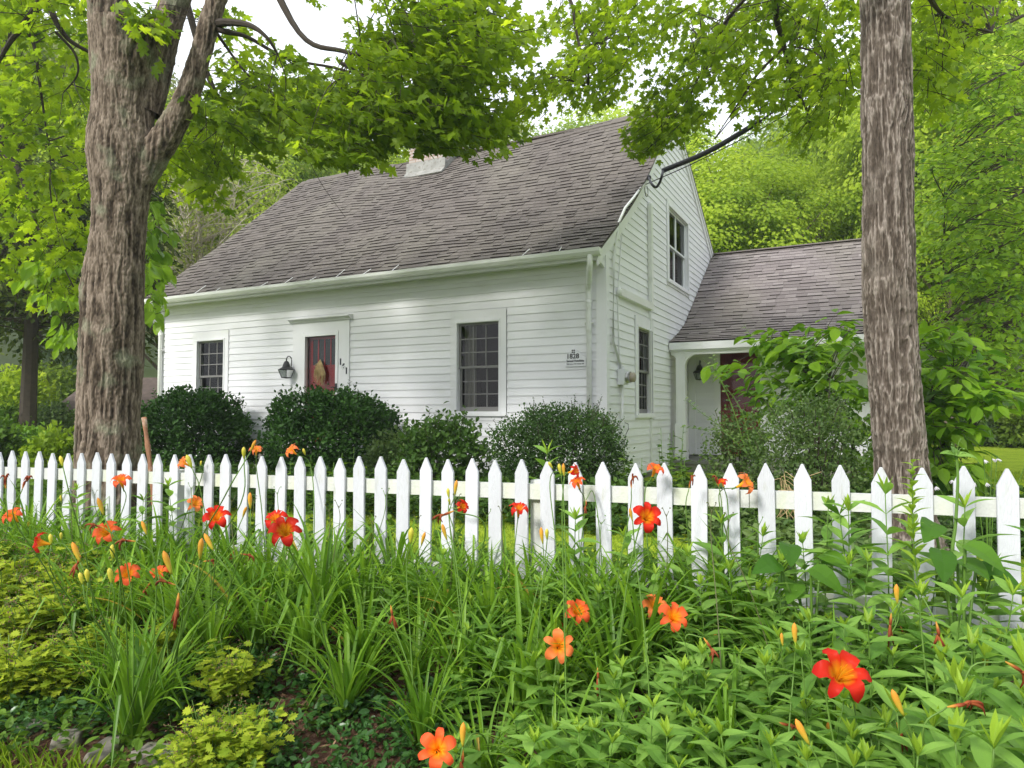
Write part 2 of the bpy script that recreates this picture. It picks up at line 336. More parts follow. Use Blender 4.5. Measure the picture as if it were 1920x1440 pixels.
# ---------------------------------------------------------------- leaf templates (axis +y, normal +z, unit length)
def fan(half, z=lambda x, y: 0., c=(0, .35)):
    o = [(x, y) for x, y in half]+[(-x, y) for x, y in half[::-1] if x > 1e-6]
    v = [(c[0], c[1], z(*c))]+[(x, y, z(x, y)) for x, y in o]; n = len(o)
    f = np.array([(0, i+1, (i+1) % n+1) for i in range(n)]); v = np.array(v)
    return v, f, v[:, 1].copy()
MAPLE = fan([(0, .0), (.16, -.05), (.40, .0), (.30, .14), (.30, .22), (.62, .34), (.50, .44), (.52, .60), (.30, .52), (.17, .50), (.24, .70), (.12, .80), (0, 1.05)], lambda x, y: -.22*x*x-.16*(y-.3)**2)
MAPLE2 = fan([(0, 0), (.36, .0), (.24, .22), (.58, .45), (.2, .5), (.18, .75), (0, 1.05)], lambda x, y: -.25*x*x-.18*(y-.3)**2)
def strip(prof, seg_z, fold=.25):
    v = []; t = []
    for (y, w) in prof:
        z = seg_z(y)
        v += [(-w, y, z+fold*w), (0, y, z), (w, y, z+fold*w)]; t += [y]*3
    n = len(prof); f = []
    for i in range(n-1):
        a = i*3; f += [(a, a+1, a+4, a+3), (a+1, a+2, a+5, a+4)]
    return np.array(v), np.array(f), np.array(t)
OVATE = strip([(0, .01), (.18, .20), (.42, .29), (.68, .23), (.88, .09), (1, .0)], lambda y: -.22*y*y)
OVAL = strip([(0, .01), (.3, .24), (.7, .22), (1, .0)], lambda y: -.12*y*y)
LANCE = strip([(0, .012), (.12, .07), (.3, .135), (.5, .145), (.7, .105), (.87, .045), (1, .0)], lambda y: .10*y-.40*y*y, .35)
LANCE_UP = strip([(0, .008), (.2, .07), (.5, .10), (.8, .05), (1, .0)], lambda y: .05*y*y, .5)
NARROW = strip([(0, .01), (.3, .05), (.7, .045), (1, .0)], lambda y: -.15*y*y, .3)
QUAD = (np.array([(0, 0, 0), (.34, .5, .05), (0, 1, -.08), (-.34, .5, .05)]), np.array([(0, 1, 2), (0, 2, 3)]), np.array([0, .5, 1, .5]))
NEEDLE = (np.array([(0, 0, 0), (.10, .5, 0), (0, 1, 0), (-.10, .5, 0)]), np.array([(0, 1, 2, 3)]), np.array([0, .5, 1, .5]))
LOBED = fan([(0, 0), (.03, .1), (.22, .12), (.12, .26), (.34, .34), (.2, .44), (.40, .58), (.2, .62), (.22, .82), (.08, .80), (0, 1.)], lambda x, y: -.2*y*y+.2*abs(x), (0, .45))
BROAD = strip([(0, .06), (.06, .24), (.25, .33), (.5, .31), (.75, .20), (.92, .08), (1, .0)], lambda y: .1*y-.5*y*y, .18)
# ================================================================= HOUSE
GZ = .5
house = empty('farmhouse', 'white clapboard farmhouse with steep brown roof, red front door and low porch wing', 'house', (HC[0], HC[1], GZ), TH)
def hb(mb, name, mat, parent=None, smooth=False, label=None):
    for v in mb.V: v[:, 2] -= GZ
    o = mb.build(name, mat, parent or house, smooth)
    if label: o['label'] = label
    return o
class FR:                                   # wall frame: u along wall, o outwards, z up
    def __init__(s, kind, off=0.): s.k = kind; s.off = off
    def p(s, u, o, z):
        u, o, z = np.broadcast_arrays(np.asarray(u, float), np.asarray(o, float), np.asarray(z, float))
        return np.stack([u, s.off-o, z], -1) if s.k == 'front' else np.stack([s.off+o, u, z], -1)
    def box(s, mb, u0, u1, o0, o1, z0, z1, rnd=.5, mi=0):
        if s.k == 'front': mb.box(u0, u1, s.off-o1, s.off-o0, z0, z1, rnd, mi)
        else: mb.box(s.off+o0, s.off+o1, u0, u1, z0, z1, rnd, mi)
FW = FR('front'); GW = FR('side'); WW = FR('front', 5.2)
EXPO = .131
def clap(mb, fr, zbot, ztop, ext, holes, lip=.0185):
    z = zbot; k = 0
    while z < ztop-.01:
        z1 = min(z+EXPO, ztop); a0, b0 = ext(z); a1, b1 = ext(z1)
        cuts = sorted([(h[0], h[1]) for h in holes if h[2] < z+EXPO*.6 and h[3] > z+EXPO*.4])
        seg = []; cur = min(a0, a1)
        end = max(b0, b1)
        for (c, d) in cuts:
            if c > cur: seg.append((cur, c))
            cur = max(cur, d)
        if cur < end: seg.append((cur, end))
        r = random.random()
        for (u0, u1) in seg:
            n = max(1, int((u1-u0)/1.3)); us = np.linspace(u0, u1, n+1)
            ub = np.clip(us, a0, b0); ut = np.clip(us, a1, b1)
            wz = .0035*np.sin(us*1.7+k*1.3)+.002*np.sin(us*4.1+k)
            A = fr.p(ub, .0, z+wz); B = fr.p(ub, lip, z+wz); C = fr.p(ut, .004, z1+wz+.003)
            v = np.vstack([A, B, C]); m = n+1; i = np.arange(n)
            f = np.concatenate([np.stack([i, i+1, m+i+1, m+i], 1), np.stack([m+i, m+i+1, 2*m+i+1, 2*m+i], 1)])
            jr = rng.random(n); brk = rng.random(n) < .4; brk[0] = True; jr = jr[np.maximum.accumulate(np.where(brk, np.arange(n), 0))]; mb.add(v, f, np.concatenate([jr, jr]))
        z += EXPO; k += 1
# ---- measurements taken from the picture, turned into wall metres
W1 = (-9.02, -8.20, 1.67, 3.16); W2 = (-2.62, -1.80, 1.67, 3.16)            # front windows (frame outside)
c1 = [(W1[0]-.13, W1[1]+.10, 1.63, 3.36), (W2[0]-.13, W2[1]+.13, 1.63, 3.36)]
DR = (-6.30, -4.92, .95, 3.36)
GL = (1.52, 2.40, 1.64, 3.13); GU = (3.62, 5.24, 4.30, 5.78)
# roof profile
def roofz(x, y):
    x = np.asarray(x, float); y = np.asarray(y, float); s = np.clip((y+.4)/4.5, 0, 1)
    k = sstep(-5.5, 0, x)
    z = 4.06+.862*(y+.4)
    z = z-.30*k*np.sin(pi*s)**1.1-.05*(1-k)*np.sin(pi*s)
    mid = np.exp(-((x+4.6)/2.6)**2); z = z-.20*mid*s-.05*np.sin((x+3)*1.6)*s*(1-k)*np.exp(-((x+5)/4)**2)
    return z
def rearz(y): return 7.93-.60*(y-4.1)
def gz_front(z): # y of the underside of the front rake at height z on the gable
    ys = np.linspace(-.4, 4.1, 90); zs = roofz(0., ys)-.10; return float(np.interp(z, zs, ys))
def gable_ext(z):
    lo = 0. if z < 4.3 else max(0., gz_front(z)); hi = 8.4
    if z > rearz(8.4)-.1: hi = 4.1+(7.83-z)/.60
    return lo, max(lo, hi)
def wingroof(y):  # top of the wing roof at depth y
    return float(np.interp(y, [3.62, 4.3, 4.96, 7.9, 10.5], [3.02, 3.26, 3.56, 5.62, 3.9]))
mb = MB(); clap(mb, FW, .75, 3.98, lambda z: (-10.12, -.10), c1+[DR]); hb(mb, 'front_wall', M['white'], label='long front wall of white clapboards')
mb = MB(); clap(mb, GW, .75, 7.75, gable_ext, [(GL[0]-.12, GL[1]+.12, 1.50, 3.33), (GU[0]-.1, GU[1]+.1, 4.2, 5.9)]); hb(mb, 'gable_wall', M['white'], label='tall clapboard gable wall beside the wing')
mb = MB(); mb.prism([(0, .5), (0, 3.98), (4.1, 7.7), (8.4, 5.2), (8.4, .5)], 0, -10.2, -10.16); mb.box(-10.16, 0, 8.36, 8.4, .5, 5.2); hb(mb, 'back_wall', M['white'])
mb = MB(); mb.box(-10.1, -.02, .02, .3, .4, .76); mb.box(-.30, -.02, .3, 8.3, .4, .76); hb(mb, 'foundation', M['found'])
mb = MB()                                   # corner boards, water table, frieze
FW.box(mb, -.135, .028, -.02, .028, .74, 3.99); GW.box(mb, -.026, .115, -.02, .026, .742, 4.05)
FW.box(mb, -10.215, -10.09, -.02, .028, .74, 3.99); FW.box(mb, -10.09, -.135, .0, .026, 3.84, 3.985); FW.box(mb, -10.09, -.135, -.01, .032, .62, .752)
GW.box(mb, .115, 8.3, -.01, .03, .62, .752)
hb(mb, 'corner_board', M['trim'])
def rake(mb, xs, pts, w, th=.03):            # board following a roof line on plane x
    pts = np.array(pts, float)
    for (a, b) in zip(pts[:-1], pts[1:]):
        mb.prism([a, b, b-(0, w), a-(0, w)], 0, xs, xs+th)
mb = MB(); ys = np.linspace(-.40, 4.1, 15)
rake(mb, .012, np.stack([ys, roofz(.03, ys)-.016], 1), .235, .028)
rake(mb, .0405, np.stack([ys, roofz(.03, ys)-.014], 1), .09, .022)
hb(mb, 'rake_board', M['trim']); mb = MB()
rake(mb, .012, [(4.1, 7.915), (8.5, 5.275)], .22, .028); rake(mb, .0405, [(4.1, 7.917), (8.5, 5.277)], .09, .022)
hb(mb, 'rake_board', M['trim']); mb = MB(); rake(mb, -10.26, np.stack([ys, roofz(-10.2, ys)-.03], 1), .2)
hb(mb, 'rake_board', M['trim'])
mb = MB(); mb.box(-10.25, .01, -.385, -.005, 3.955, 3.985); mb.box(-10.25, .01, -.40, -.386, 3.90, 4.03)
mb.prism([(-.385, 3.95), (-.385, 4.03), (0, 4.12), (0, 3.84), (-.12, 3.87)], 0, -.03, .010)
hb(mb, 'soffit', M['trim'])
# gutter and downspouts
gp = [(-.402, 4.045), (-.412, 3.975), (-.45, 3.94), (-.50, 3.955), (-.535, 4.0), (-.545, 4.05), (-.528, 4.048), (-.50, 3.985), (-.45, 3.955), (-.425, 3.985), (-.414, 4.043)]
mb = MB(); mb.prism(gp, 0, -10.42, .10); mb.prism([(-.402, 4.045), (-.412, 3.975), (-.45, 3.94), (-.50, 3.955), (-.535, 4.0), (-.545, 4.05)], 0, .10, .104); mb.prism([(-.402, 4.045), (-.412, 3.975), (-.45, 3.94), (-.50, 3.955), (-.535, 4.0), (-.545, 4.05)], 0, -10.424, -10.42)
gut = hb(mb, 'gutter', M['gutter'], label='white eave gutter along the front of the roof')
mb = MB()
for x in np.arange(-9.9, 0, .62):
    L = .16+random.random()*.22; y = -.45+L*.75
    if random.random() < .8: mb.tube([(x, -.53, 4.04), (x+.02, -.42, 4.075), (x+.1*random.random(), y, roofz(x, y)+.03)], .006, 4)
hb(mb, 'gutter_strap', M['gutter'], gut)
for x, lab in ((-.235, 'white downspout by the right corner board'), (-10.13, 'white downspout on the far left corner')):
    mb = MB(); path = [(x+(.17 if x > -1 else -.17), -.47, 3.96), (x+(.17 if x > -1 else -.17), -.47, 3.84), (x+(.15 if x > -1 else -.14), -.43, 3.78), (x+(.05 if x > -1 else -.02), -.2, 3.62), (x, -.09, 3.55), (x, -.075, 3.48), (x, -.075, .8)]
    mb.tube(path, .042, 10)
    mb.lathe([(.05, 0), (.05, .05), (.046, .05)], (x, -.075, 3.33), 12)
    if x > -1:
        for k in range(7):
            t = k/6; a = np.array(path[2])*(1-t)+np.array(path[4])*t; mb.tube([a, a+(np.array(path[4])-path[2])*.05], .0475, 10)
    for zz in (3.0, 1.7): mb.box(x-.065, x+.065, -.085, -.03, zz, zz+.03)
    hb(mb, 'downspout', M['gutter'], None, True, lab)
# main roof : deck + individual shingles
mb = MB(); xs = np.linspace(-10.27, .065, 40); ys = np.linspace(-.44, 4.12, 24)
X, Y = np.meshgrid(xs, ys); Z = roofz(X, np.maximum(Y, -.44)); v = np.stack([X, Y, Z], -1).reshape(-1, 3); v2 = v-(0, 0, .035)
nx = len(xs); i = np.arange(len(ys)-1)[:, None]*nx+np.arange(nx-1)[None]; f = np.stack([i, i+1, i+nx+1, i+nx], -1).reshape(-1, 4)
mb.add(v-(0, 0, .012), f, .2); mb.add(v2, f[:, ::-1], .2)
mb.box(.050, .064, -.44, -.43, 4.0, 4.02)
mb.prism([(4.12, 7.93), (8.6, 5.25), (8.6, 5.21), (4.12, 7.89)], 0, -10.27, .07, .2)
ev = np.stack([ys, roofz(.065, ys)-.012], 1)
for a, b in zip(ev[:-1], ev[1:]): mb.prism([a, b, b-(0, .022), a-(0, .022)], 0, .062, .068, .1)
roof = hb(mb, 'roof', M['shingle'], label='steep brown shingle roof sagging along its ridge')
def shingles(mb, pf, x0f, x1f, s0, s1, expo, wid, th, lam=.5, wob=.004):
    # pf(x,s)->xyz, s = metres up the slope
    n = int((s1-s0)/expo)
    Vs = []; Rs = []
    for k in range(n+1):
        a = s0+k*expo; b = a+expo*1.12; x = x0f(a)-random.random()*wid
        lim = x1f(a)
        while x < lim:
            w = wid*random.uniform(.55, 1.25); xa, xb = max(x, x0f(a)), min(x+w-.004, lim); x += w
            if xb-xa < .01: continue
            hb_ = th*(1+(random.random() < lam)*1.1); r = random.random()
            aa = a-random.random()*wob*2; 
            Vs.append([(xa, aa, .0), (xb, aa, .0), (xb, aa, hb_), (xa, aa, hb_), (xb, b, .002), (xa, b, .002)]); Rs.append(r)
    V = np.array(Vs); P = pf(V[..., 0], V[..., 1], V[..., 2])
    m = len(V); base = (np.arange(m)*6)[:, None, None]
    q = np.array([(3, 2, 4, 5)])[None]+base; qe = np.array([(0, 1, 2, 3)])[None]+base; tr = np.array([(0, 3, 5), (1, 4, 2)])[None]+base
    R = np.array(Rs)
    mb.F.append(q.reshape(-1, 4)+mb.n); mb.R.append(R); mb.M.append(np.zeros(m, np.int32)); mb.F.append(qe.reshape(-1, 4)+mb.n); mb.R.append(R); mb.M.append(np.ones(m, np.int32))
    mb.F.append(tr.reshape(-1, 3)+mb.n); mb.R.append(np.repeat(R, 2)); mb.M.append(np.zeros(2*m, np.int32))
    mb.V.append(P.reshape(-1, 3)); mb.T.append(np.zeros(6*m)); mb.n += 6*m
def pmain(x, s, o):
    y = -.45+s*.757; z = roofz(x, y); dz = (roofz(x, y+.02)-z)/.02; l = np.sqrt(1+dz*dz)
    wz = .006*np.sin(x*2.3+s*3.1)+.005*np.sin(x*5.1-s*7)
    return np.stack([x, y-o*dz/l, z+(o+wz)/l+.004], -1)
mb = MB(); shingles(mb, pmain, lambda s: -10.29+.035*s, lambda s: .072, 0., 6.0, .150, .21, .011, .5, .0008)
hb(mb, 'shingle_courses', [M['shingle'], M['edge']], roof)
mb = MB(); 
for k in range(46):
    x = -10.15+k*.222; z = float(roofz(x, 4.1)); mb.prism([(3.96, z-.09), (4.10, z+.035), (4.13, z+.035), (4.27, z-.06), (4.27, z-.075), (4.115, z+.015), (3.96, z-.105)], 0, x, x+.23+.012, random.random()*.4)
hb(mb, 'ridge_cap', M['shingle'], roof)
# chimney
cx0, cx1 = -6.33, -5.30
mb = MB(); mb.box(cx0, cx1, 3.72, 4.75, 7.2, 8.1, .5); mb.box(cx0-.04, cx1+.04, 3.68, 4.79, 8.1, 8.18); mb.box(cx0+.02, cx1-.02, 3.75, 4.72, 8.18, 8.28)
ch = hb(mb, 'chimney', M['brick'], roof, label='whitewashed brick chimney half hidden by maple leaves')
mb = MB(); zz = float(roofz(-5.8, 3.7)); mb.prism([(3.52, zz-.13), (3.715, zz+.03), (3.715, zz+.30), (3.69, zz+.30), (3.66, zz+.05), (3.5, zz-.11)], 0, cx0-.05, cx1+.04)
for k in range(5): y = 3.72+k*.09; z = float(roofz(cx1, y)); mb.prism([(y, z-.02), (y, z+.17), (y+.10, z+.26), (y+.10, z+.05)], 0, cx1+.002+k*.0013, cx1+.03+k*.004)
hb(mb, 'flashing', M['flashing'], ch)
# ---- windows
def window(fr, u0, u1, z0, z1, cw, head, sill, sashmat, label=None, cols=3, rows=3, pairs=1, curtain=True, grid=True, sillout=.06):
    mb = MB(); T = .034
    fr.box(mb, u0-cw, u0, 0, T, z0-.02, z1+head); fr.box(mb, u1, u1+cw, 0, T, z0-.02, z1+head); fr.box(mb, u0, u1, 0, T, z1, z1+head)
    fr.box(mb, u0-.012, u1+.012, T, T+.014, z1-.004, z1+.030)                       # raised head bead
    fr.box(mb, u0-.014, u0+.012, T, T+.012, z0, z1-.004); fr.box(mb, u1-.012, u1+.014, T, T+.012, z0, z1-.004)
    fr.box(mb, u0-cw-.01, u1+cw+.01, -.02, T+sillout*.4, z0-.065, z0-.02); fr.box(mb, u0-.03, u1+.03, -.10, T+.016, z0-.02, z0+.012)
    if sill: fr.box(mb, u0-cw, u1+cw, 0, T*.7, z0-.065-sill, z0-.066)
    for (a_, b_, c_, d_) in ((u0-cw-.03, u1+cw+.03, z1+head-.02, z1+head+.14), (u0-cw-.03, u1+cw+.03, z0-.2, z0-.06)): fr.box(mb, a_, b_, -.02, .0015, c_, d_)
    # jambs
    fr.box(mb, u0-.02, u0+.008, -.12, 0, z0, z1); fr.box(mb, u1-.008, u1+.02, -.12, 0, z0, z1); fr.box(mb, u0, u1, -.12, 0, z1-.008, z1+.02)
    w = hb(mb, 'window', M['trim'], None, False, label)
    sm = MB(); gm = MB(); n = pairs; wd = (u1-u0-.016)/n
    for q in range(n):
        a = u0+.008+q*wd; b = a+wd; zm = (z0+z1)/2
        for (lo, hi, oo) in ((zm-.018, z1-.008, -.030), (z0+.012, zm+.018, -.066)):
            st = .042; rb = .075 if lo < zm-.1 else .040
            fr.box(sm, a, a+st, oo-.03, oo, lo, hi); fr.box(sm, b-st, b, oo-.03, oo, lo, hi)
            fr.box(sm, a+st, b-st, oo-.03, oo, lo, lo+rb); fr.box(sm, a+st, b-st, oo-.03, oo, hi-.036, hi)
            A, B, L, H = a+st, b-st, lo+rb, hi-.036
            if grid:
                for c in range(1, cols): x = A+(B-A)*c/cols; fr.box(sm, x-.009, x+.009, oo-.020, oo-.006, L, H)
                for r in range(1, rows): z = L+(H-L)*r/rows; fr.box(sm, A, B, oo-.0205, oo-.0065, z-.009, z+.009)
            gm.add(fr.p([A, B, B, A], oo-.014, [L, L, H, H]), [(0, 1, 2, 3)])
    hb(sm, 'sash', sashmat, w); hb(gm, 'pane', M['glass'], w)
    rm = MB()
    def q(us, os_, zs): rm.add(fr.p(us, os_, zs), [(0, 1, 2, 3)])
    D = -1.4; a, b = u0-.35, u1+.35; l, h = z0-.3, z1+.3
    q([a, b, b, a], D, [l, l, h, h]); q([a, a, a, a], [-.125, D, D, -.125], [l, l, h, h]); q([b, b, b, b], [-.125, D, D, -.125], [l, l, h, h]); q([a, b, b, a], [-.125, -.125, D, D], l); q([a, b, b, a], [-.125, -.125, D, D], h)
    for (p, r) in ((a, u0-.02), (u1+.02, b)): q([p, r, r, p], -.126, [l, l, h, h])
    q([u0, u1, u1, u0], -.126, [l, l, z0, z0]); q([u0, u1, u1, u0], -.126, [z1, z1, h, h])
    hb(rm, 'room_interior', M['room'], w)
    if curtain:
        cm = MB(); us = np.linspace(u0+.02, u0+(u1-u0)*.30, 22); oo = -.20+.022*np.sin(us*75)
        v = np.vstack([fr.p(us, oo, z0+.02), fr.p(us, oo, z1-.02)]); m = len(us); i = np.arange(m-1)
        cm.add(v, np.stack([i, i+1, m+i+1, m+i], 1)); hb(cm, 'curtain', M['curtain'], w, True)
    return w
window(FW, *W1, .12, .19, .0, M['sash'], 'small-paned grey sash window left of the front door', curtain=False)
window(FW, *W2, .12, .19, .0, M['sash'], 'small-paned grey sash window right of the front door')
window(GW, *GL, .11, .18, .03, M['sash'], 'small-paned grey sash window low on the gable wall')
window(GW, *GU, .09, .11, .05, M['sash_white'], 'paired white upstairs windows high on the gable wall', pairs=2, curtain=True, grid=False)
# ---- front door
mb = MB(); u0, u1 = -6.30, -4.92; T = .04
FW.box(mb, u0, u0+.25, 0, T, .95, 3.20); FW.box(mb, u1-.25, u1, 0, T, .95, 3.20); FW.box(mb, u0, u1, 0, T, 3.20, 3.36)
FW.box(mb, u0+.25, u1-.25, 0, T-.004, 3.165, 3.20)
mb.prism([(-.04, 3.36), (-.075, 3.375), (-.085, 3.40), (-.12, 3.42), (-.15, 3.425), (-.15, 3.445), (0, 3.47), (0, 3.36)], 0, u0-.06, u1+.06)
FW.box(mb, u0+.262, u0+.272, T, T+.008, .97, 3.19); FW.box(mb, u1-.272, u1-.262, T, T+.008, .97, 3.19)
FW.box(mb, u0-.02, u1+.02, -.02, .0015, 3.35, 3.5)
dc = hb(mb, 'door_surround', M['trim'])
mb = MB(); a, b = u0+.285, u1-.285; FW.box(mb, a, b, -.13, -.09, .98, 3.16)
for (x0, x1) in ((a+.14, (a+b)/2-.04), ((a+b)/2+.04, b-.14)):
    for (z0, z1) in ((1.2, 1.75), (1.88, 2.42)): FW.box(mb, x0, x1, -.09, -.078, z0, z1); FW.box(mb, x0-.02, x1+.02, -.09, -.085, z0-.02, z1+.02)
for k in range(5): x = a+.10+k*(b-a-.2)/4; FW.box(mb, x-.014, x+.014, -.09, -.075, 2.56, 3.05)
FW.box(mb, a+.08, b-.08, -.09, -.077, 2.52, 2.56); FW.box(mb, a+.08, b-.08, -.09, -.077, 3.05, 3.09)
dr = hb(mb, 'door', M['reddoor'], label='red panelled front door behind a storm door')
mb = MB(); FW.box(mb, a+.1, b-.1, -.0905, -.086, 2.56, 3.05); hb(mb, 'door_light', M['black'], dr)
mb = MB(); FW.box(mb, a-.03, a+.03, -.04, T+.012, .97, 3.164); FW.box(mb, b-.03, b+.03, -.04, T+.012, .97, 3.164); FW.box(mb, a+.03, b-.03, -.04, T+.012, 3.10, 3.164); FW.box(mb, a+.03, b-.03, -.04, T+.012, .97, 1.12)
hb(mb, 'storm_frame', M['trim'], dr)
mb = MB(); mb.add(FW.p([a+.03, b-.03, b-.03, a+.03], -.01, [1.12, 1.12, 3.10, 3.10]), [(0, 1, 2, 3)]); hb(mb, 'storm_glass', M['glass'], dr)
mb = MB(); FW.box(mb, b-.02, b+.02, T+.012, T+.03, 2.05, 2.2); mb.tube([FW.p(b, T+.02, 2.13), FW.p(b, T+.07, 2.13), FW.p(b-.07, T+.075, 2.13)], .011, 6); hb(mb, 'door_handle', M['black'], dr)
mb = MB(); FW.box(mb, u0-.1, u1+.1, .04, .75, .62, .93); FW.box(mb, u0-.2, u1+.2, .75, 1.1, .45, .72); hb(mb, 'door_step', M['found'])
# ---- text on walls
def text(body, fr, u, o, z, size, mat, name, parent=None, off=.0, sx=1., dz=0., th=.002):
    cu = bpy.data.curves.new(name, 'FONT'); cu.body = body; cu.size = size; cu.align_x = 'CENTER'; cu.extrude = th; cu.offset = off
    ob = bpy.data.objects.new(name, cu); COL.objects.link(ob); bpy.context.view_layer.update()
    me = bpy.data.meshes.new_from_object(ob.evaluated_get(bpy.context.evaluated_depsgraph_get())); bpy.data.objects.remove(ob); bpy.data.curves.remove(cu)
    n = len(me.vertices); co = np.zeros(n*3); me.vertices.foreach_get('co', co); co = co.reshape(-1, 3)
    P = fr.p(u+co[:, 0]*sx, o+co[:, 2], z+co[:, 1]); P[:, 2] -= GZ
    me.vertices.foreach_set('co', P.astype(np.float32).ravel()); me.materials.clear(); me.materials.append(mat); me.update()
    o_ = bpy.data.objects.new(name, me); COL.objects.link(o_)
    if parent: o_.parent = parent
    return o_
for ch_, (u, z) in zip('161', ((-5.115, 2.545), (-5.045, 2.455), (-4.975, 2.375))):
    text(ch_, FW, u, .0425, z, .155, M['ink'], 'house_number', house, .007)
# plaque (a sign of its own)
def hthing(name, label, cat, u, fr, z, group=None):
    p = fr.p(u, 0, z); w = h2w(*p); e = empty(name, label, cat, w, TH, group); e['_p'] = 0; del e['_p']; return e, p
def hlocal(mb, p):                              # shift from house metres to the thing's own origin
    for v in mb.V: v -= p
    return mb
pl, pp = hthing('date_plaque', 'white house-shaped plaque reading 1828 near the right corner of the front wall', 'sign', -.471, FW, 2.37)
mb = MB(); mb.prism([(-.64, 2.37), (-.305, 2.37), (-.305, 2.50), (-.46, 2.625), (-.495, 2.655), (-.64, 2.52)], 1, -.042, -.024); hlocal(mb, pp).build('plaque_board', M['plaque'], pl)
def ptext(*a, **k):
    o = text(*a, **k); me = o.data; n = len(me.vertices); co = np.zeros(n*3); me.vertices.foreach_get('co', co); co = co.reshape(-1, 3)+(0, 0, GZ)-pp
    me.vertices.foreach_set('co', co.astype(np.float32).ravel()); me.update(); o.parent = pl; return o
ptext('1828', FW, -.515, .0445, 2.492, .105, M['ink'], 'plaque_lettering', off=.0018)
ptext('Samuel Hotchkiss', FW, -.472, .0445, 2.437, .052, M['ink'], 'plaque_lettering', sx=.78, off=.0005)
ptext('Built on a 1721 house site', FW, -.472, .0445, 2.398, .032, M['ink'], 'plaque_lettering', sx=.86)
mb = MB()
for du in (-.015, .015):
    for dz in (-.015, .015): mb.box(-.505+du-.010, -.505+du+.010, -.0465, -.042, 2.60+dz-.010, 2.60+dz+.010)
hlocal(mb, pp).build('plaque_emblem', M['ink'], pl)
# ---- lanterns
def lantern(fr, u, z, label, mirror=1):
    e, p = hthing('wall_lantern', label, 'lantern', u, fr, z, 'black carriage lanterns')
    def P(*a): return fr.p(*a)-p
    mb = MB(); hh = .24; w0, w1 = .062, .105; o = .17
    for (a, b) in ((-1, -1), (1, -1), (1, 1), (-1, 1)): mb.tube([P(u+a*w0, o+b*w0, z), P(u+a*w1, o+b*w1, z+hh*.62)], .008, 4)
    for (ww, zz) in ((w0, z), (w1, z+hh*.62)):
        c = [P(u+a*ww, o+b*ww, zz) for (a, b) in ((-1, -1), (1, -1), (1, 1), (-1, 1), (-1, -1))]
        for s, t in zip(c[:-1], c[1:]): mb.tube([s, t], .008, 4)
    mb.lathe([(0, -.02), (w0, -.01), (w0, 0), (0, .0)], P(u, o, z), 8); mb.build('lantern_cage', M['black'], e)
    mb = MB(); mb.lathe([(w1*1.35, .0), (w1*1.2, .02), (w1*.75, .05), (w1*.62, .10), (w1*.40, .15), (.012, .17), (.012, .21)], P(u, o, z+hh*.62), 10); mb.build('lantern_cap', M['black'], e)
    mb = MB(); mb.lathe([(.045, 0), (.045, .02), (0, .025)], P(u, .035, z+.16), 10, 1 if fr.k == 'front' else 0)
    th = np.linspace(0, pi, 10); mb.tube([P(u, .05, z+.16)]+[P(u, .105+.065*-cos(t), z+.34+.07*sin(t)) for t in th]+[P(u, .17, z+.30)], .009, 6); mb.build('lantern_arm', M['black'], e)
    mb = MB()
    for (a, b, c, d) in ((-1, -1, 1, -1), (1, -1, 1, 1), (1, 1, -1, 1), (-1, 1, -1, -1)):
        mb.add([P(u+a*w0*.95, o+b*w0*.95, z), P(u+c*w0*.95, o+d*w0*.95, z), P(u+c*w1*.95, o+d*w1*.95, z+hh*.62), P(u+a*w1*.95, o+b*w1*.95, z+hh*.62)], [(0, 1, 2, 3)])
    mb.build('lantern_glass', M['glass'], e)
    mb = MB(); mb.tube([P(u, o, z), P(u, o, z+.09)], .014, 8); mb.build('candle_tube', M['trim'], e)
lantern(FW, -6.33, 2.33, 'black carriage lantern left of the red front door')
p = hloc(1315, 712, 'y', 5.2); lantern(WW, float(p[0]), float(p[2]), 'black carriage lantern on the porch wall behind the post')
# ---- husk bunch hanging on the front door
cb_, p = hthing('corn_husk_bunch', 'dried corn husk bunch tied with raffia hanging on the red front door', 'door decoration', -5.62, FW, 2.35)
mb = MB()
for k in range(60):
    a = random.uniform(-1.2, 1.2); b = random.uniform(-1, 1); L = random.uniform(.16, .36)
    pts = [(-5.62, .03, 2.66), (-5.62+a*.05, .05+.02*b, 2.56), (-5.62+a*.11, .05+.03*b, 2.56-L*.6), (-5.62+a*.085+random.uniform(-.03, .03), .045+.03*b, 2.56-L*1.15)]
    mb.tube([FW.p(*q)-p for q in pts], [.004, .008, .007, .002], 4)
mb.build('husk_leaves', M['straw'], cb_)
mb = MB()
for s in (-1, 1):
    th = np.linspace(0, 2*pi, 10); mb.tube([FW.p(-5.62+s*(.045-.045*cos(t)), .07, 2.545+.03*sin(t)) - p for t in th], .006, 4)
    mb.tube([FW.p(-5.62, .07, 2.545)-p, FW.p(-5.62+s*.05, .08, 2.44)-p], .005, 4)
mb.build('raffia_bow', M['straw'], cb_)
# ---- meter, conduits, line cover
me_, p = hthing('electric_meter', 'white electric meter box with round glass dial on the gable wall', 'meter', .60, GW, 2.08)
mb = MB(); GW.box(mb, .48, .70, .02, .13, 2.10, 2.34); mb.lathe([(.03, 0), (.03, .05), (.024, .05)], GW.p(.58, .07, 2.34), 10); hlocal(mb, p).build('meter_box', M['meter'], me_)
mb = MB(); mb.lathe([(.088, .13), (.088, .17), (.078, .17), (.078, .185), (.09, .185), (.09, .20)], (0, .60, 2.215), 18, 0); hlocal(mb, p).build('meter_ring', M['metal'], me_, True)
mb = MB(); mb.lathe([(.078, .20), (.078, .255), (.06, .27), (0, .272)], (0, .60, 2.215), 18, 0); hlocal(mb, p).build('meter_dial', surf('meter_glass_dome', (.35, .30, .22), .1, .1, 9, 0, 1, .7), me_, True)
mb = MB(); c0 = [hloc(*q, 'x', .05) for q in ((1215, 334), (1190, 368), (1172, 390), (1160, 418), (1151, 486), (1149.5, 640))]
